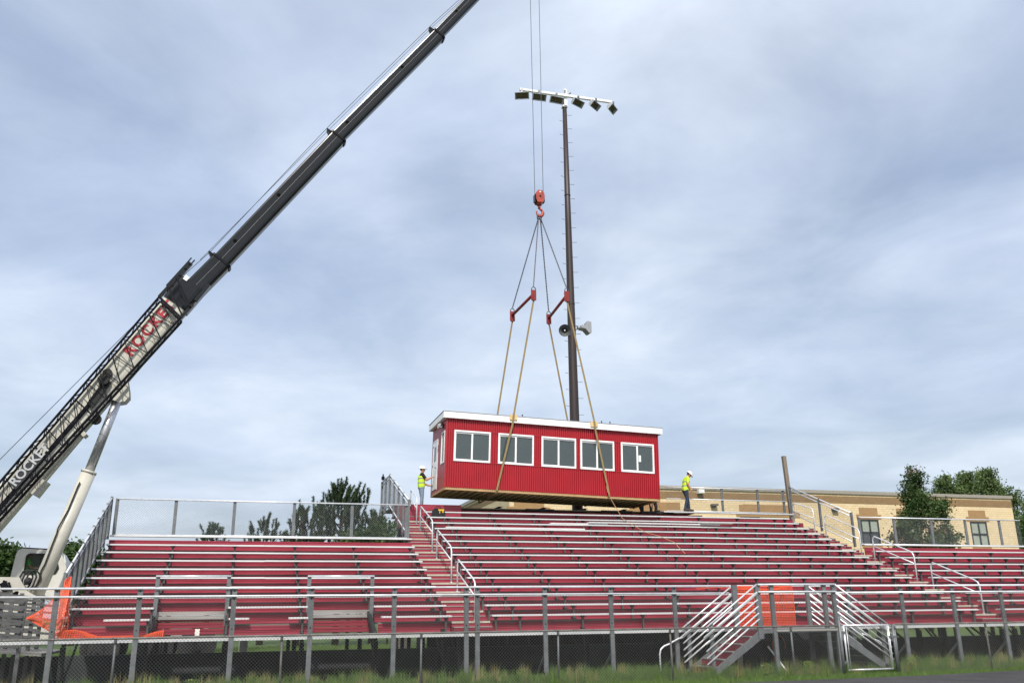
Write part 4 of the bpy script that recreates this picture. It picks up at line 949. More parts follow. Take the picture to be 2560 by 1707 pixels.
# ------------------------------------------------------------------ light pole
PX, PY = 14.33, 38.2
pole = thing('light_pole', 'tall brown steel pole with floodlights and horn speakers behind the booth', 'light pole', (PX, PY, 0))
PT = at(1415, 258, PY).z
with Par(pole):
    one('shaft', POLE, lambda q: q.tube([(PX, PY, -.03), (PX, PY, 7), (PX, PY, 14), (PX, PY, 20), (PX, PY, PT)], [.27, .245, .20, .155, .11], 14), pole, True)
    for z in (6.9, 15.8, 21.6): one('joint', POLE, lambda q: q.tube([(PX, PY, z), (PX, PY, z+.05)], .255-.0065*max(0, z-5)+.012 if z > 7 else .262, 14), pole, True)
    one('cap_bracket', WHITE, lambda q: (q.box(PX-.06, PX+.10, PY-.17, PY-.08, PT-.25, PT+.72), q.box(PX-.14, PX+.14, PY-.13, PY+.13, PT-.30, PT-.2)), pole)
    one('whip', PIPE, lambda q: [q.tube([(PX+k, PY, PT+.5), (PX+k+.02, PY, PT+.8), (PX+k+.10, PY, PT+.95)], .012, 5) for k in (-.06, .05)], pole)
    one('crossarm', WHITE, lambda q: q.bar(at(1299, 224, PY-.2), at(1529, 256, PY-.2), .13, .12), pole)
    one('brace', GALV, lambda q: (q.bar((PX-.02, PY, PT), (PX-.02, PY-.2, PT+.62), .06, .06), q.bar((PX+.3, PY-.2, PT+.52), (PX+.05, PY, PT+.3), .05, .05)), pole)
    for i, (u, v, yaw_, tilt) in enumerate(((1305, 239, .35, .55), (1348, 243, .05, .55), (1391, 250, -.05, .55), (1444, 257, -.45, .62), (1487, 263, -.65, .68), (1530, 271, -.8, .68))):
        c = at(u, v, PY-.35)
        Rm = Matrix.Rotation(-yaw_, 4, 'Z') @ Matrix.Rotation(tilt*1.25, 4, 'X')
        def housing(q):
            pr = [(-.36, -.19), (.36, -.19), (.36, .17), (-.36, .17)]; bk = [(-.30, -.12), (.30, -.12), (.30, .12), (-.30, .12)]
            vs_ = [(x, -.10, z) for x, z in pr]+[(x, .02, z) for x, z in pr]+[(x, .14, z) for x, z in bk]
            fs = [(0,1,5,4),(1,2,6,5),(2,3,7,6),(3,0,4,7),(4,5,9,8),(5,6,10,9),(6,7,11,10),(7,4,8,11),(8,9,10,11)]
            ins = [(x*.93, -.10, z*.9) for x, z in pr]+[(x*.80, .03, z*.62) for x, z in pr]
            q.add(vs_, fs); q.add(ins, [(0,4,5,1),(1,5,6,2),(2,6,7,3),(3,7,4,0)])
            q.add([(x, -.10, z) for x, z in pr]+[(x*.93, -.10, z*.9) for x, z in pr], [(0,1,5,4),(1,2,6,5),(2,3,7,6),(3,0,4,7)])
        h = one('floodlight', mat('floodlight_grey', (.42, .44, .46), .5, .3), housing, pole)
        h.matrix_basis = Matrix.Translation(c-0*pole.location) @ Rm
        one('reflector', mat('reflector_bronze', (.16, .14, .07), .35, .5), lambda q: q.box(-.30, .30, .025, .035, -.13, .14), h)
        one('visor', mat('visor_dark', (.06, .055, .05), .6), lambda q: (q.box(-.33, .33, -.09, .0, -.175, -.165), q.box(-.33, .33, -.02, .02, -.16, -.10)), h)
        one('yoke', GALV, lambda q: q.bar((0, .05, .15), (0, .20, .30), .10, .06), h)
    for i in range(46):
        z = 8.4+i*.395; s = 1 if i % 2 else -1
        if z > PT-.6: break
        r = .235-.0063*(z-8)
        one('step_peg', GALVD, lambda q: (q.tube([(PX+s*r*.9, PY-.06, z), (PX+s*(r+.20), PY-.10, z+.0), (PX+s*(r+.205), PY-.10, z+.03)], .011, 5)), pole)
    # horn speakers
    def horn(c, d, r, sq=1.):
        d = V(d).normalized(); u = d.cross(V((0, 0, 1))).normalized(); w2 = u.cross(d); o_ = one('horn_speaker', mat('horn_grey', (.10, .11, .11), .5, .2), lambda q: q.tube([c-d*.42, c-d*.30, c-d*.22, c-d*.10, c+d*.02, c+d*.04], [.09, .09, .07, r*.55, r*.97, r], 20, cap=False), pole, True)
        one('horn_throat', TEEB, lambda q: q.tube([c-d*.28, c-d*.275], .075, 12), o_)
        one('horn_plug', PIPE, lambda q: q.sphere(c-d*.12, .05, 10, 8), o_, True)
        one('driver', mat('horn_driver', (.30, .31, .32), .5, .3), lambda q: q.tube([c-d*.62, c-d*.42], .10, 14), o_, True)
        one('horn_arm', GALV, lambda q: q.tube([c-d*.45, V((PX, PY-.05, c.z-.05))], .03, 6), o_)
    horn(at(1412, 826, PY-.75), (-.35, -1, -.28), .29)
    c2 = at(1463, 820, PY-.25)
    one('horn_speaker', mat('horn_light', (.30, .31, .32), .5, .2), lambda q: (q.prism([(c2.x-.28, c2.z-.06), (c2.x-.06, c2.z-.10), (c2.x+.12, c2.z-.30), (c2.x+.24, c2.z-.26), (c2.x+.24, c2.z+.26), (c2.x+.05, c2.z+.30), (c2.x-.06, c2.z+.08), (c2.x-.28, c2.z+.06)], 1, c2.y-.22, c2.y+.22), q.tube([(c2.x-.40, c2.y, c2.z-.02), (c2.x-.27, c2.y, c2.z)], .09, 12)), pole)
    one('speaker_bracket', GALV, lambda q: (q.tube([(c2.x-.35, c2.y, c2.z-.04), (PX+.1, PY-.1, c2.z-.12)], .025, 6), q.tube([(c2.x-.35, c2.y, c2.z+.08), (PX+.1, PY-.1, c2.z+.1)], .02, 6)), pole)
    one('conduit', TEEB, lambda q: q.tube([(PX+.12, PY-.16, 6), (PX+.12, PY-.18, 10), (PX+.14, PY-.16, 12)], .015, 5), pole)

# ------------------------------------------------------------------ school building
bd = thing('school_building', 'cream block school building with brown band and dark windows behind the bleachers', 'building', (44, 67.3, 0))
BX0, BX1, BY, BZ = 19.6, 68.4, 67.3, 11.5
def Bpt(u, v): return at(u, v, BY)
WIN = []
def Wn(u0, v0, u1, v1):
    a = Bpt(u0, v0); b = Bpt(u1, v1); return (a.x, b.x, b.z, a.z)
wr = [Wn(2424, 1303, 2478, 1364), Wn(2150, 1293, 2207, 1362), Wn(2242, 1296, 2298, 1364)]
w0 = wr[0]; H_w = w0[3]-w0[2]; W_w = w0[1]-w0[0]; ZT = w0[3]
wr = [(w0[0], w0[0]+1.85, ZT-2.25, ZT)]
wr += [(Bpt(2150, 1295).x, Bpt(2150, 1295).x+1.85, ZT-2.25, ZT), (Bpt(2243, 1296).x, Bpt(2243, 1296).x+1.85, ZT-2.25, ZT)]
for u in (1850, 1575, 1290, 1640): wr.append((Bpt(u, 1290).x, Bpt(u, 1290).x+1.85, ZT-2.25, ZT))
wr.sort()
with Par(bd):
    # front wall in pieces round the openings
    def fw_(q):
        zb, zt = ZT-2.25, ZT
        q.box(BX0, BX1, BY, BY+.3, -.05, zb); q.box(BX0, BX1, BY, BY+.3, zt, 10.42)
        xs = [BX0]+[e for a in wr for e in (a[0], a[1])]+[BX1]
        for i in range(0, len(xs), 2): q.box(xs[i], xs[i+1], BY, BY+.3, zb, zt)
        q.box(BX0, BX1, BY, BY+.3, 11.04, 11.22)
    one('wall', BLOCK, fw_, bd)
    one('band', BAND, lambda q: (q.box(BX0-.02, BX1+.02, BY-.02, BY+.3, 10.42, 11.04), q.box(BX0-.02, BX0+.28, BY+.3, BY+34, 10.42, 11.04)), bd)
    one('wall', BLOCK, lambda q: (q.box(BX0, BX0+.3, BY+.3, BY+34, -.05, 10.42), q.box(BX0, BX0+.3, BY+.3, BY+34, 11.04, 11.22)), bd)
    one('wall', BLOCK, lambda q: q.box(BX1-.3, BX1, BY+.3, BY+34, -.05, 11.22), bd)
    one('wall', BLOCK, lambda q: q.box(BX0+.3, BX1-.3, BY+33.7, BY+34, -.05, 11.22), bd)
    one('coping', mat('coping_metal', (.33, .30, .25), .5, .2), lambda q: (q.box(BX0-.12, BX1+.12, BY-.12, BY+.4, 11.22, 11.5), q.box(BX0-.12, BX0+.4, BY+.4, BY+34, 11.22, 11.5)), bd)
    one('roof', CONC, lambda q: q.box(BX0+.3, BX1-.3, BY+.3, BY+33.7, 10.8, 10.9), bd)
    one('interior', STEELD, lambda q: q.box(BX0+.3, BX1-.3, BY+.5, BY+.6, 0, 10.8), bd)
    FR = mat('window_frame_dark', (.018, .02, .024), .45, .2)
    SHD = mat('roller_shade', (.30, .34, .28), .8)
    for i, (a, b, z0, z1) in enumerate(wr):
        wn = one('window', FR, lambda q: [q.box(x0, x1, BY-.03, BY+.12, q0, q1) for x0, x1, q0, q1 in ((a, a+.12, z0, z1), (b-.12, b, z0, z1), ((a+b)/2-.07, (a+b)/2+.07, z0, z1), (a+.12, b-.12, z0, z0+.10), (a+.12, b-.12, z1-.10, z1), (a+.12, b-.12, (z0+z1)/2-.07, (z0+z1)/2+.07))], bd)
        for x0, x1 in ((a+.12, (a+b)/2-.07), ((a+b)/2+.07, b-.12)):
            for k, (q0, q1) in enumerate(((z0+.10, (z0+z1)/2-.07), ((z0+z1)/2+.07, z1-.10))):
                shade = k == 1 or i == len(wr)-1
                one('pane', SHD if shade else BLDGL, lambda q: q.box(x0, x1, BY+.05, BY+.06, q0, q1), wn)
        one('lintel', LINT, lambda q: (q.box(a-.35, b+.35, BY-.035, BY+.1, z1+.02, z1+.42), q.box(a-.02, b+.02, BY-.03, BY+.1, z1+.42, z1+1.02)), bd)
        one('sill', LINT, lambda q: q.box(a-.1, b+.1, BY-.06, BY+.1, z0-.2, z0-.0), bd)
    # wide tan lintels that join windows
    for u0, u1 in ((1600, 1700), (1858, 1985), (1285, 1360)):
        a = Bpt(u0, 1270).x; b = Bpt(u1, 1270).x
        one('lintel', LINT, lambda q: (q.box(a-.5, b+.5, BY-.045, BY+.1, ZT+.03, ZT+.44), q.box(a, b, BY-.04, BY+.1, ZT+.44, ZT+1.06)), bd)
    LMP = mat('wall_lamp_grey', (.13, .12, .11), .6)
    for u, v in ((1783, 1263), (2085, 1273), (2362, 1296)):
        c = Bpt(u, v); one('wall_lamp', LMP, lambda q: (q.box(c.x-.28, c.x+.28, BY-.42, BY, c.z-.05, c.z+.10), q.box(c.x-.12, c.x+.12, BY-.3, BY-.0, c.z-.18, c.z-.05)), bd)
    c = Bpt(1748, 1229); one('wall_camera', WHITE, lambda q: (q.box(c.x-.25, c.x+.25, BY-.45, BY-.02, c.z-.16, c.z+.16), q.box(c.x-.12, c.x+.22, BY-.47, BY-.45, c.z-.12, c.z+.12)), bd)

# ------------------------------------------------------------------ trees
def leaf_obj(name, pts, nrm, sizes, mats, mi, parent):
    n = len(pts); u = np.cross(nrm, rng.normal(size=(n, 3))); u /= np.linalg.norm(u, axis=1)[:, None]+1e-9; w2 = np.cross(nrm, u)
    s = sizes[:, None]
    vv = np.stack([pts-u*s, pts-w2*s*.55, pts+u*s, pts+w2*s*.55], 1).reshape(-1, 3)
    me = bpy.data.meshes.new(name); me.vertices.add(4*n); me.vertices.foreach_set('co', vv.ravel())
    me.loops.add(4*n); me.loops.foreach_set('vertex_index', np.arange(4*n, dtype=np.int32)); me.polygons.add(n)
    me.polygons.foreach_set('loop_start', np.arange(0, 4*n, 4, dtype=np.int32)); me.polygons.foreach_set('loop_total', np.full(n, 4, np.int32))
    for m_ in mats: me.materials.append(m_)
    me.polygons.foreach_set('material_index', mi.astype(np.int32)); me.update(); me.validate()
    return link(name, me, parent)
def tree(label, x, y, z1, lobes, clumps=140, per=70, leaf=.13, mats=(LEAF1, LEAF2), wts=(.6, .4), trunk_r=.18, cl=.45, cat='tree', group=None, name='tree', z0=0):
    """lobes: (dx,dy,z,rx,ry,rz) ellipsoids"""
    t = thing(name, label, cat, (x, y, z0), group)
    mb = MB(); topz = max(l[2] for l in lobes)
    mb.tube([(0, 0, -.05), (.05, 0, (topz)*.35), (-.03, .04, topz*.7), (0, 0, topz)], [trunk_r, trunk_r*.75, trunk_r*.45, trunk_r*.12], 9)
    cs = []; vols = np.array([l[3]*l[4]*l[5] for l in lobes])**.7; vols /= vols.sum()
    for k in range(clumps):
        l = lobes[rng.choice(len(lobes), p=vols)]; d = rng.normal(size=3); d /= np.linalg.norm(d); r = rng.uniform(.25, 1.0)**.55
        cs.append(np.array([l[0]+d[0]*l[3]*r, l[1]+d[1]*l[4]*r, l[2]+d[2]*l[5]*r]))
    cs = np.array(cs)
    for c in cs[::max(1, clumps//36)]:
        h = max(.5, c[2]-.25*abs(c[2]))*.75
        mb.tube([(0, 0, h*.8), (c[0]*.45, c[1]*.45, h*.8+(c[2]-h*.8)*.55), tuple(c)], [trunk_r*.28, trunk_r*.16, .012], 5)
    mb.build('trunk', BARK, t, True)
    n = clumps*per; ci = rng.integers(0, clumps, n); sd = cl*rng.uniform(.6, 1.25, clumps)
    pts = cs[ci]+rng.normal(size=(n, 3))*sd[ci][:, None]*np.array([1, 1, .75])
    nrm = rng.normal(size=(n, 3))+np.array([0, -.2, .7]); nrm /= np.linalg.norm(nrm, axis=1)[:, None]
    cm = rng.choice(len(mats), clumps, p=wts); mi = np.where(rng.random(n) < .8, cm[ci], rng.choice(len(mats), n, p=wts))
    leaf_obj('crown', pts, nrm, leaf*rng.uniform(.6, 1.3, n), mats, mi, t)
    return t
def tpx(u, v, y): return at(u, v, y)
# tree in front of the school: crown from (2240..2385, 1160..1390)
ty = 56.; pxm = 2223/(ty*.917+ty*.8*.2723+2.5)
c = tpx(2290, 1300, ty)
def lob(u, v, ru, rv, x, y): p = at(u, v, y); return (p.x-x, 0, p.z, ru/pxm, max(.8, ru/pxm*.9), rv/pxm)
tree('leafy dark green tree standing in front of the school wall', c.x, ty, 0, [lob(2287, 1190, 14, 26, c.x, ty), lob(2285, 1240, 38, 40, c.x, ty), lob(2300, 1290, 55, 36, c.x, ty), lob(2265, 1340, 40, 40, c.x, ty), lob(2345, 1275, 32, 30, c.x, ty), lob(2365, 1345, 38, 32, c.x, ty), lob(2310, 1370, 50, 30, c.x, ty)],
     260, 70, .105, (LEAF1, LEAF2, LEAF3), (.66, .29, .05), .2, .26, group='trees by the school')
ty = 98.; pxm = 2223/(ty*.917+ty*.88*.2723+2.5)
labs = ('loose green tree showing above the school roof, beside the dark tree', 'bright green tree in the middle of those above the school roof', 'tallest green tree above the right end of the school roof', 'green tree at the right edge, beyond the school corner')
for (u, v, lb), lab in zip(((2362, 1215, [(2362, 1222, 26, 34), (2350, 1260, 40, 40)]), (2420, 1215, [(2418, 1208, 32, 28), (2405, 1245, 38, 36)]), (2478, 1220, [(2470, 1200, 24, 28), (2482, 1245, 36, 46)]), (2530, 1250, [(2530, 1240, 24, 26), (2545, 1310, 48, 70), (2600, 1290, 50, 60)])), labs):
    p = at(u, v, ty)
    tree(lab, p.x, ty, 0, [lob(*q, p.x, ty) for q in lb], 120, 80, .17, (LEAF4, LEAF2), (.6, .4), .3, .42, group='trees by the school')
# low trees seen through the fence at the right edge
p = at(2540, 1370, 80.); tree('dense green tree filling the view under the right-hand trees', p.x, 80., 0, [(0, 0, p.z-.5, 3.2, 3, 3.4), (3.5, 0, p.z+.5, 3, 3, 3.4), (-1.0, 1, p.z-3, 3.2, 3, 3)], 190, 90, .17, (LEAF1, LEAF2), (.6, .4), .3, .5, group='trees by the school')
# pines at the left
def pine(label, x, y, top, spread, base, nb=60, cand=.55, group='pines behind the bleachers'):
    t = thing('pine_tree', label, 'tree', (x, y, 0), group)
    mb = MB(); mb.tube([(0, 0, -.05), (.03, .02, top*.5), (0, 0, top*.97)], [.20, .12, .02], 8)
    P_ = []; D_ = []
    for k in range(nb):
        f = (k+.5)/nb; z = base+(top-base)*(f**.85); R = spread*max(0., 1-f**1.9)**.7*rng.uniform(.55, 1.1)+.10; a = k*2.399+rng.uniform(-.3, .3)
        e = np.array([math.cos(a)*R, math.sin(a)*R, z+R*.35+rng.uniform(-.1, .2)])
        s = np.array([0, 0, z-R*.15]); m2 = (s+e)/2+np.array([0, 0, -.12*R])
        mb.tube([tuple(s), tuple(m2), tuple(e)], [.045, .032, .012], 5)
        nc = int(3+R*2.6)
        for j in range(nc):
            g = rng.uniform(.2, 1.0)**.6; bpt = (1-g)**2*s+2*g*(1-g)*m2+g*g*e+rng.normal(size=3)*np.array([.2, .2, .06])*min(1, R)
            hgt = cand*rng.uniform(.5, 1.15); dirv = np.array([rng.normal()*.22+math.cos(a)*.25, rng.normal()*.22+math.sin(a)*.25, 1.]); dirv /= np.linalg.norm(dirv)
            m = int(95*hgt/.5)
            tt = rng.uniform(0, 1, m); base_p = bpt[None]+dirv[None]*(tt*hgt)[:, None]
            dd = rng.normal(size=(m, 3)); dd /= np.linalg.norm(dd, axis=1)[:, None]; dd = dd*.75+dirv[None]*.8; dd /= np.linalg.norm(dd, axis=1)[:, None]
            P_.append(base_p+dd*.05); D_.append(dd)
    for j in range(5):
        m = 60; tt = rng.uniform(0, 1, m); P_.append(np.array([[0, 0, top-.5]])+np.stack([rng.normal(size=m)*.05, rng.normal(size=m)*.05, tt*.8], 1)); d = rng.normal(size=(m, 3))*.5+np.array([0, 0, .9]); D_.append(d/np.linalg.norm(d, axis=1)[:, None])
    mb.build('trunk', BARK, t, True)
    P_ = np.concatenate(P_); D_ = np.concatenate(D_); n = len(P_)
    w2 = np.cross(D_, rng.normal(size=(n, 3))); w2 /= np.linalg.norm(w2, axis=1)[:, None]; Ln = rng.uniform(.09, .15, n)[:, None]
    vv = np.stack([P_-D_*Ln, P_+w2*.014, P_+D_*Ln, P_-w2*.014], 1).reshape(-1, 3)
    me = bpy.data.meshes.new('crown'); me.vertices.add(4*n); me.vertices.foreach_set('co', vv.ravel()); me.loops.add(4*n); me.loops.foreach_set('vertex_index', np.arange(4*n, dtype=np.int32)); me.polygons.add(n)
    me.polygons.foreach_set('loop_start', np.arange(0, 4*n, 4, dtype=np.int32)); me.polygons.foreach_set('loop_total', np.full(n, 4, np.int32)); me.materials.append(NEEDLE); me.update()
    link('crown', me, t); return t
py_ = 52.
a = at(855, 1212, py_); pine('tall spiky pine tree rising above the left back fence', a.x, py_, a.z-.5, 2.55, 3.0, 46, .95)
a = at(757, 1285, py_-1); pine('low spreading pine left of the tall one, behind the fence', a.x, py_-1, a.z, 1.5, 2.6, 28, .65)
a = at(668, 1312, 56.); pine('small pine alone behind the middle of the left back fence', a.x, 56., a.z, 1.5, 2.6, 24, .65)
a = at(535, 1320, 60.); pine('tiny pine top left of the others behind the fence', a.x, 60., a.z, 1.2, 2.6, 30, .45)
a = at(938, 1292, 54.); pine('dark pine right of the tall one, against the platform guard', a.x, 54., a.z, 1.7, 2.4, 34, .65)
a = at(975, 1330, 50.); tree('yellow-green bush below the platform guard', a.x, 50., 0, [(0, 0, a.z-.4, 1.6, 1.3, 1.0), (-1.6, 0, a.z-.9, 1.6, 1.3, 1.0)], 70, 70, .10, (LEAF2, LEAF1), (.8, .2), .06, .28, 'bush', name='bush')
# trees behind the crane cab
for u, v, ru, rv, lab in ((10, 1405, 38, 30, 'dark leafy tree left of the crane cab'), (200, 1400, 34, 38, 'leafy tree between the crane cab and the bleacher end'), (-60, 1400, 50, 40, 'dark tree at the very left edge')):
    yy = 62.; p = at(u, v, yy); k = 2223/(yy*.917+2)
    tree(lab, p.x, yy, 0, [(0, 0, p.z, ru/k, ru/k, rv/k), (-.6, .3, p.z-1.0, ru/k*1.2, ru/k, rv/k), (.9, 0, p.z-1.2, ru/k, ru/k, rv/k)], 130, 80, .16, (LEAF1, LEAF2), (.7, .3), .25, .36, group='trees behind the crane')

# ------------------------------------------------------------------ people
GIRTH = 1.13
def capsule(mb, a, b, r0, r1, sc_=(1, 1, 1)):
    a = V(a); b = V(b); mb.sphere(a, r0, 10, 8, sc_); mb.sphere(b, r1, 10, 8, sc_)
    if (b-a).length > 1e-4: mb.tube([a, b], [r0, r1], 12)
def person(label, loc, rz, J, mats, rule, hat=True, group='construction workers', voxel=.013, name='person', head_dir=(1, 0, -.05)):
    """J: joints in local space (x forward, y left, z up)"""
    t = thing(name, label, 'person', loc, group); t.rotation_euler = (0, 0, rz)
    mb = MB(); bones = []
    def bone(a, b, r0, r1, tagn, sc_=(1, 1, 1)):
        if tagn not in ('hand', 'head', 'neck'): r0, r1 = r0*GIRTH, r1*GIRTH
        capsule(mb, a, b, r0, r1, sc_); bones.append((V(a), V(b), r0, r1, tagn))
    g = {k: V(v) for k, v in J.items()}
    for s in 'LR':
        bone(g['hip'+s], g['knee'+s], .098, .068, 'leg'); bone(g['knee'+s], g['ank'+s], .066, .052, 'leg')
        f = V(J.get('toe'+s, g['ank'+s]+V((.17, 0, -.045)))); bone(g['ank'+s]+V((-.03, 0, -.04)), f, .048, .042, 'boot')
        bone(g['sh'+s], g['el'+s], .062, .048, 'uarm'); bone(g['el'+s], g['wr'+s], .045, .032, 'farm')
        d = (g['wr'+s]-g['el'+s]).normalized(); hd = V(J.get('hd'+s, d)).normalized(); sd_ = hd.cross(V((0, 0, 1))); 
        if sd_.length < .1: sd_ = V((1, 0, 0))
        sd_.normalize(); pn = hd.cross(sd_)
        pc = g['wr'+s]+hd*.06; bone(g['wr'+s], pc, .030, .034, 'hand')
        for i, (o_, l_) in enumerate(((-.028, .068), (-.010, .082), (.010, .078), (.028, .060))):
            q0 = pc+sd_*o_+hd*.02; q1 = q0+hd*l_*.55; q2 = q1+hd*l_*.4-pn*.022; bone(q0, q1, .0105, .010, 'hand'); bone(q1, q2, .010, .009, 'hand')
        th = g['wr'+s]+hd*.025+sd_*(-.032); bone(th, th+hd*.045-sd_*.035, .012, .010, 'hand')
    pel = (g['hipL']+g['hipR'])/2; ch = g['chest']; bel = pel.lerp(ch, .45)
    for yo in (-.06, .06):
        o_ = V((0, yo, 0)); bone(pel+o_, bel+o_, .125, .128, 'torso'); bone(bel+o_, ch+V((0, yo*1.25, 0)), .128, .125, 'torso')
    bone(g['shL'].lerp(ch, .25)+V((0, 0, .0)), g['shR'].lerp(ch, .25), .085, .085, 'torso'); bone(g['shL'], g['shR'], .062, .062, 'torso')
    bone(pel+V((0, .05, -.03)), pel+V((0, -.05, -.03)), .12, .12, 'hips')
    hdv = V(head_dir).normalized(); h = g['head']; upv = (V((0, 0, 1))-hdv*hdv.z).normalized(); sv = upv.cross(hdv)
    bone(g['neck'], h-upv*.06, .058, .055, 'neck')
    bone(h+upv*.02-hdv*.01, h+upv*.02+hdv*.012, .092, .090, 'head'); bone(h-upv*.055+hdv*.03, h-upv*.07+hdv*.045, .062, .052, 'head')
    bone(h+hdv*.10-upv*.01, h+hdv*.112-upv*.03, .014, .018, 'head')
    for s in (-1, 1): bone(h+sv*s*.088-upv*.0, h+sv*s*.09-upv*.03, .018, .014, 'head')
    me0 = mb.mesh('tmp', SKIN); ob = bpy.data.objects.new('tmp', me0); col.objects.link(ob)
    md = ob.modifiers.new('r', 'REMESH'); md.mode = 'VOXEL'; md.voxel_size = voxel; md.use_smooth_shade = True
    ms = ob.modifiers.new('s', 'SMOOTH'); ms.factor = .5; ms.iterations = 2
    dg = bpy.context.evaluated_depsgraph_get(); me = bpy.data.meshes.new_from_object(ob.evaluated_get(dg)); bpy.data.objects.remove(ob)
    me.materials.clear(); names = list(mats)
    for k in names: me.materials.append(mats[k])
    n = len(me.polygons); C = np.empty(n*3); me.polygons.foreach_get('center', C); C = C.reshape(-1, 3)
    best = np.full(n, 1e9); bi = np.zeros(n, int); bt = np.zeros(n)
    for i, (a, b, r0, r1, tg) in enumerate(bones):
        a_, b_ = np.array(a), np.array(b); d = b_-a_; L2 = max(1e-9, d@d); tt = np.clip((C-a_)@d/L2, 0, 1); q = a_+tt[:, None]*d
        dist = np.linalg.norm(C-q, axis=1)-(r0+(r1-r0)*tt); m_ = dist < best; best[m_] = dist[m_]; bi[m_] = i; bt[m_] = tt[m_]
    mi = np.zeros(n, np.int32)
    hl = np.array(hdv); ul = np.array(upv); hc = np.array(h)
    for i in range(n): 
        rel = C[i]-hc
        mi[i] = names.index(rule(bones[bi[i]][4], bt[i], C[i], rel@hl, rel@ul, pel, ch))
    me.polygons.foreach_set('material_index', mi); me.shade_smooth()
    link('body', me, t)
    if hat:
        m2 = MB(); n_ = 18; rows = 7; vs_ = []
        hh = h+upv*.045-hdv*.008
        for i in range(rows+1):
            th_ = (math.pi/2)*i/rows; r_ = math.cos(th_); zz = math.sin(th_)
            for k in range(n_):
                a_ = 2*math.pi*k/n_; vs_.append(hh+hdv*(.138*r_*math.cos(a_))+sv*(.115*r_*math.sin(a_))+upv*(.125*zz))
        m2.add(vs_, [(i*n_+k, i*n_+(k+1) % n_, (i+1)*n_+(k+1) % n_, (i+1)*n_+k) for i in range(rows) for k in range(n_)])
        vs_ = []
        for rr, zz in ((1, 0), (1.0, -.012)):
            for k in range(n_):
                a_ = 2*math.pi*k/n_; ex = .065*max(0, math.cos(a_))**1.5+.012; vs_.append(hh+hdv*((.138+ex)*math.cos(a_))+sv*((.115+ex*.6)*math.sin(a_))+upv*zz)
        m2.add(vs_+[hh+hdv*(.13*math.cos(2*math.pi*k/n_))+sv*(.11*math.sin(2*math.pi*k/n_))+upv*.0 for k in range(n_)], [(k, (k+1) % n_, n_+(k+1) % n_, n_+k) for k in range(n_)]+[(k, (k+1) % n_, 2*n_+(k+1) % n_, 2*n_+k) for k in range(n_)])
        m2.add([hh+hdv*x+sv*y+upv*z for x, y, z in ((-.12, -.012, .04), (-.12, .012, .04), (-.05, -.012, .128), (-.05, .012, .128), (.05, -.012, .128), (.05, .012, .128), (.12, -.012, .05), (.12, .012, .05))], [(0, 1, 3, 2), (2, 3, 5, 4), (4, 5, 7, 6)])
        m2.build('hard_hat', HAT, t, True)
    return t
def head_rule(f, u): return 'hair' if (f < -.02 and u > -.05) or u > .075 else ('dark' if False else 'skin')
def stripes(c, pel, ch, zs): return any(abs((c[2]-pel.z)-z) < .027 for z in zs)
def rule_vest(tg, t, c, f, u, pel, ch):
    if tg == 'leg' or tg == 'hips': return 'trousers' if c[2] < pel.z+.02 else 'vest'
    if tg == 'boot': return 'boot'
    if tg == 'uarm': return 'shirt' if t < .78 else 'skin'
    if tg in ('farm', 'hand'): return 'skin'
    if tg in ('head', 'neck'): return head_rule(f, u) if tg == 'head' else 'skin'
    if c[2] < pel.z-.06: return 'trousers'
    if stripes(c, pel, ch, (.14, .32)) : return 'stripe'
    if abs(c[1]) > .13 and c[2] > pel.z+.42: return 'shirt'
    return 'vest'
def rule_tee(tg, t, c, f, u, pel, ch):
    r = rule_vest(tg, t, c, f, u, pel, ch)
    if tg == 'uarm': return 'vest' if t < .72 else 'skin'
    return 'vest' if r == 'shirt' else r
def rule_dark(tg, t, c, f, u, pel, ch):
    r = rule_vest(tg, t, c, f, u, pel, ch)
    return 'shirt' if r in ('vest', 'stripe') else r
ST = dict(hipL=(0, .09, .95), hipR=(0, -.09, .95), kneeL=(.02, .10, .52), kneeR=(.02, -.10, .52), ankL=(-.02, .10, .10), ankR=(-.02, -.10, .10),
          chest=(.0, 0, 1.34), neck=(.01, 0, 1.50), head=(.03, 0, 1.65), shL=(0, .19, 1.44), shR=(0, -.19, 1.44), elL=(.02, .24, 1.16), wrL=(.10, .22, .92), elR=(.02, -.24, 1.16), wrR=(.10, -.22, .92))
PZ = 5.647
# left worker, hands on the booth's end wall
wl = at(1053, 1230, 36.35); 
JA = dict(ST); JA.update(elR=(.17, -.26, 1.20), wrR=(.40, -.20, 1.32), elL=(.10, .20, 1.12), wrL=(.36, .16, 1.02), hdR=(1, .1, .3), hdL=(1, 0, .1), kneeL=(.05, .10, .52), ankL=(.05, .1, .10), head=(.035, 0, 1.655))
person('worker in white hard hat and lime vest steadying the left end of the booth', (wl.x, 36.35, PZ), 0.0, JA,
       dict(skin=SKIN, vest=HIVIS, stripe=STRIPE, shirt=TEEB, trousers=JEANL, boot=BOOT, hair=HAIR), rule_vest, head_dir=(.96, -.25, -.06))
# right worker, walking and looking down
wr_ = at(1716, 1250, 35.05)
JB = dict(ST); JB.update(hipL=(-.02, .09, .93), hipR=(-.02, -.09, .93), kneeR=(.0, -.10, .50), ankR=(-.12, -.10, .10), kneeL=(.10, .09, .50), ankL=(.13, .09, .10), chest=(.05, 0, 1.32), neck=(.11, 0, 1.46), head=(.19, 0, 1.575), shL=(.05, .19, 1.41), shR=(.05, -.19, 1.41),
          elR=(.02, -.25, 1.13), wrR=(.13, -.22, .92), elL=(.14, .22, 1.14), wrL=(.26, .12, 1.0), hdR=(.4, 0, -1))
person('worker in white hard hat and lime shirt walking on the top plank, looking down', (wr_.x, 35.05, zf(0)+.475), -.12, JB,
       dict(skin=SKIN, vest=HIVIS, stripe=STRIPE, shirt=HIVIS, trousers=JEAND, boot=BOOT, hair=HAIR), rule_tee, head_dir=(.72, 0, -.70))
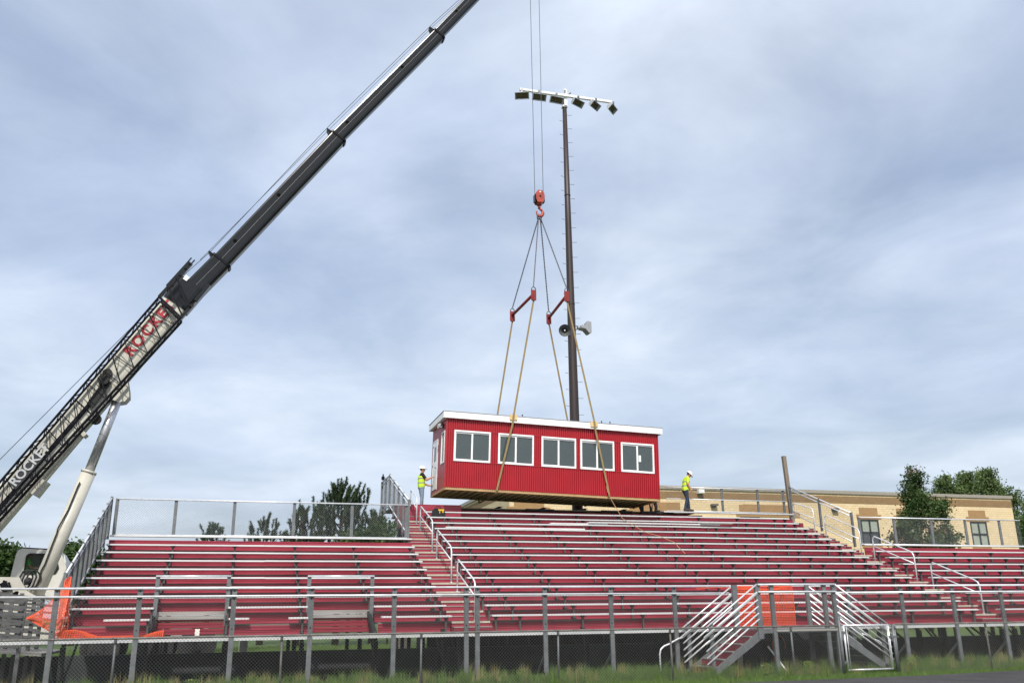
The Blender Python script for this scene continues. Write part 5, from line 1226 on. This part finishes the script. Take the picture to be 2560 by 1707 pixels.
# two men bending behind the booth's right end
JC = dict(ST); JC.update(hipL=(-.15, .09, .88), hipR=(-.15, -.09, .88), kneeL=(.06, .12, .50), kneeR=(.06, -.12, .50), chest=(.18, 0, 1.08), neck=(.32, 0, 1.13), head=(.46, 0, 1.16), shL=(.24, .19, 1.10), shR=(.24, -.19, 1.10), elL=(.30, .22, .82), wrL=(.34, .20, .56), elR=(.30, -.22, .82), wrR=(.34, -.20, .56), hdL=(.1, 0, -1), hdR=(.1, 0, -1))
w3 = at(1637, 1270, 37.28); w4 = at(1607, 1270, 37.4)
person('man in dark trousers bending with bare arms hanging at the right end of the booth', (w3.x+.05, 37.55, PZ), -math.pi/2-.15, JC,
       dict(skin=SKIN, vest=TEEB, stripe=TEEB, shirt=TEEB, trousers=TEEB, boot=BOOT, hair=HAIR), rule_dark, hat=False, voxel=.016, head_dir=(.7, 0, -.7))
JD = dict(JC); JD.update(ankL=(.0, .16, .10), ankR=(-.05, -.16, .10), kneeL=(.0, .15, .5), kneeR=(.05, -.17, .5))
person('man in black trousers crouching under the booth, left of the one with bare arms', (w4.x, 37.5, PZ), math.pi*.9, JD,
       dict(skin=SKIN, vest=TEEB, stripe=TEEB, shirt=TEEB, trousers=TEEB, boot=BOOT, hair=HAIR), rule_dark, hat=False, voxel=.016, head_dir=(.7, 0, -.7))
# crane operator
JO = dict(ST); JO.update(kneeL=(.42, .12, .92), kneeR=(.42, -.12, .92), ankL=(.50, .12, .52), ankR=(.50, -.12, .52), elL=(.12, .22, 1.18), wrL=(.36, .18, 1.14), elR=(.12, -.22, 1.18), wrR=(.36, -.18, 1.14))
oc = at(78, 1415, 37.05)
person('crane operator in green shirt seated behind the cab window', (oc.x-.12, 37.05, oc.z-1.22), .0, JO,
       dict(skin=SKIN, vest=GREENS, stripe=GREENS, shirt=GREENS, trousers=JEAND, boot=BOOT, hair=HAIR), rule_tee, hat=False, voxel=.018)

# ------------------------------------------------------------------ loose things on the stand
def loose(label, x0, x1, n, dy_, dz, rot=0., m=ALU, thick=.045, dep=.25):
    mb = MB(); mb.box(0, x1-x0, 0, dep, 0, thick); o = mb.build('loose_plank', m); o.location = (x0, yr(n)+dy_, zf(n)+.43+dz); o.rotation_euler = (0, 0, rot)
    return tag(o, label, 'plank', 'loose planks on the seats')
a = at(1116, 1315, yr(4)); b = at(1463, 1318, yr(4)); loose('long loose silver plank lying on the fourth seat row from the top, left half', a.x, b.x, 4, .03, .006)
a = at(1363, 1293, yr(2)); b = at(1503, 1297, yr(2)); loose('short loose silver plank lying on an upper seat row under the booth', a.x, b.x, 3, .05, .006, .004)
a = at(1435, 1308, yr(3)); b = at(1800, 1314, yr(3)); loose('wide loose silver plank on the third seat row, right of the tag line', a.x+.6, b.x, 3, -.03, .055, .003)
a = at(1750, 1311, yr(3)); loose('short dull plank end lying on the third seat row near the right worker', a.x, a.x+1.4, 3, -.30+.2, .104, -.02, ALUW)
tb = thing('tool_bag', 'black tool bag with yellow trim on the top seat row', 'bag', (at(1097, 1282, yr(2)).x, yr(2)+.1, zf(2)+.432))
one('bag_body', TEEB, lambda q: q.prism([(-.26, 0), (.26, 0), (.22, .24), (.10, .30), (-.16, .30), (-.22, .22)], 1, -.10, .12), tb)
one('bag_trim', mat('yellow_trim', (.65, .42, .02), .6), lambda q: (q.box(-.02, .20, -.12, -.10, .21, .27), q.box(.02, .05, -.115, -.10, .12, .21), q.box(.13, .18, -.115, -.10, .14, .21)), tb)
one('bag_handle', TEEB, lambda q: q.tube([(-.12, 0, .29), (-.08, 0, .38), (.06, 0, .38), (.10, 0, .29)], .015, 6), tb)
wp = at(1959, 1140, 35.9); wq = at(1978, 1280, 35.75)
tag(one('wooden_post', WOODG, lambda q: q.bar(wp, wq-(wp-wq).normalized()*1.2, .17, .15)), 'tall weathered wooden post leaning at the top right corner of the stand', 'post')
tag(one('paper_scrap', mat('scrap_paper', (.75, .73, .66), .8), lambda q: q.box(-1.06, -.95, yr(13)-.35, yr(13)-.28, DECK+.006, DECK+.17)), 'small white paper cup standing in the left wheelchair bay', 'cup')
ub = at(988, 1592, 40); 
uc = thing('utility_cabinet', 'beige utility cabinet on the grass seen beneath the stand', 'cabinet', (ub.x+.35, 40.2, 0))
one('cabinet_body', mat('cabinet_beige', (.55, .47, .36), .6), lambda q: q.box(-.38, .38, 0, .5, .05, .78), uc)
one('cabinet_door', mat('cabinet_beige2', (.58, .50, .38), .6), lambda q: q.box(-.34, .34, -.015, 0, .09, .74), uc)
one('cabinet_plinth', CONC, lambda q: q.box(-.45, .45, -.08, .58, -.03, .05), uc)
one('finial_lamp', LATT, lambda q: None) if False else None
tl_ = at(957, 1195, 37.5)
tag(one('small_lamp', LATT, lambda q: (q.tube([(tl_.x, 37.42, 6.6), (tl_.x, 37.42, tl_.z)], .018, 6), q.tube([(tl_.x, 37.42, tl_.z-.08), (tl_.x, 37.42, tl_.z+.06)], .07, 8), q.tube([(tl_.x, 37.42, tl_.z+.06), (tl_.x, 37.42, tl_.z+.16)], .03, 6))), 'small dark lamp on a rod above the platform guard', 'lamp')

# ------------------------------------------------------------------ grass
def blades(n, x0, x1, y0, y1, h0, h1, clump, name, label, m, wd=.006, fil=None, lean=.35):
    xs = rng.uniform(x0, x1, n); ys = rng.uniform(y0, y1, n)
    if clump:
        k = max(3, n//26); cx = rng.uniform(x0, x1, k); cy = rng.uniform(y0, y1, k); ci = rng.integers(0, k, n); xs = cx[ci]+rng.normal(size=n)*.07; ys = np.clip(cy[ci]+rng.normal(size=n)*.07, y0, y1); hsc = rng.uniform(.5, 1.25, k)[ci]
    else: hsc = np.ones(n)
    if fil is not None:
        ok = fil(xs, ys); xs, ys, hsc = xs[ok], ys[ok], hsc[ok]; n = len(xs)
    h = rng.uniform(h0, h1, n)*hsc; a = rng.uniform(0, 2*np.pi, n); lx = np.cos(a)*h*lean*rng.uniform(.2, 1, n); ly = np.sin(a)*h*lean*rng.uniform(.2, 1, n)
    pa = rng.uniform(-.7, .7, n); px_ = np.cos(pa)*wd; py2 = np.sin(pa)*wd
    z = np.full(n, -.03)
    v0 = np.stack([xs-px_, ys-py2, z], 1); v1 = np.stack([xs+px_, ys+py2, z], 1)
    m0 = np.stack([xs-px_*.8+lx*.35, ys-py2*.8+ly*.35, z+h*.6], 1); m1 = np.stack([xs+px_*.8+lx*.35, ys+py2*.8+ly*.35, z+h*.6], 1); tp = np.stack([xs+lx, ys+ly, z+h], 1)
    vv = np.stack([v0, v1, m1, m0, tp], 1).reshape(-1, 3); b = np.arange(n)*5
    me = bpy.data.meshes.new(name); me.vertices.add(5*n); me.vertices.foreach_set('co', vv.ravel())
    idx = np.stack([b, b+1, b+2, b+3, b+3, b+2, b+4], 1).ravel().astype(np.int32); me.loops.add(7*n); me.loops.foreach_set('vertex_index', idx); me.polygons.add(2*n)
    ls = np.stack([np.arange(n)*7, np.arange(n)*7+4], 1).ravel().astype(np.int32); lt = np.tile([4, 3], n).astype(np.int32)
    me.polygons.foreach_set('loop_start', ls); me.polygons.foreach_set('loop_total', lt); me.materials.append(m); me.update()
    return tag(link(name, me), label, 'grass', kind='stuff')
edge = lambda x: 19.55+np.where(x > 14, np.minimum(x-14, 46)**2*.018, 0)
blades(70000, -9, 32, 19.6, 23.6, .05, .13, False, 'grass', 'short green grass strip between the track and the fence', BLADE, .007, lambda x, y: y > edge(x)+rng.normal(size=len(x))*.05)
blades(26000, -9, 32, 20.3, 23.9, .14, .36, True, 'tall_grass', 'long uncut grass along the fence and the guard posts', BLADE, .006)
blades(4500, -9, 32, 20.45, 23.9, .25, .46, True, 'seed_grass', 'dry seeding grass stalks along the fence', SEED, .0045, None, .25)
blades(26000, -12, 34, 39.4, 50, .10, .22, False, 'back_grass', 'green grass beyond the bleachers seen under the seats', BLADE, .012)
# a few leafy weeds at the fence
for u, v, hgt, lab in ((1915, 1650, .34, 'yellow-green weed by the fence below the landing'), (2022, 1655, .34, 'leafy weed at the fence between landing and gate'), (2275, 1640, .42, 'tall leafy weed right of the gate'), (480, 1695, .34, 'bushy weed at the fence under the left section'), (410, 1700, .26, 'small weed left of the bushy weed at the fence')):
    p = at(u, v, 21.0); t = thing('weed', lab, 'weed', (p.x, 21.0, -.02), 'weeds along the fence')
    mb = MB()
    for k in range(5): mb.tube([(0, 0, 0), (rng.normal()*.05, rng.normal()*.05, hgt*.6), (rng.normal()*.10, rng.normal()*.1, hgt*rng.uniform(.8, 1.1))], [.006, .005, .003], 5)
    mb.build('stem', BLADE, t)
    n = 260; pts = np.stack([rng.normal(size=n)*.09, rng.normal(size=n)*.09, rng.uniform(.1, 1.05, n)*hgt], 1); nr = rng.normal(size=(n, 3)); nr /= np.linalg.norm(nr, axis=1)[:, None]
    leaf_obj('leaves', pts, nr, .022*rng.uniform(.6, 1.3, n), [mat('weed_leaf', (.17, .24, .03), .6, 0, .3, 3)], np.zeros(n), t)
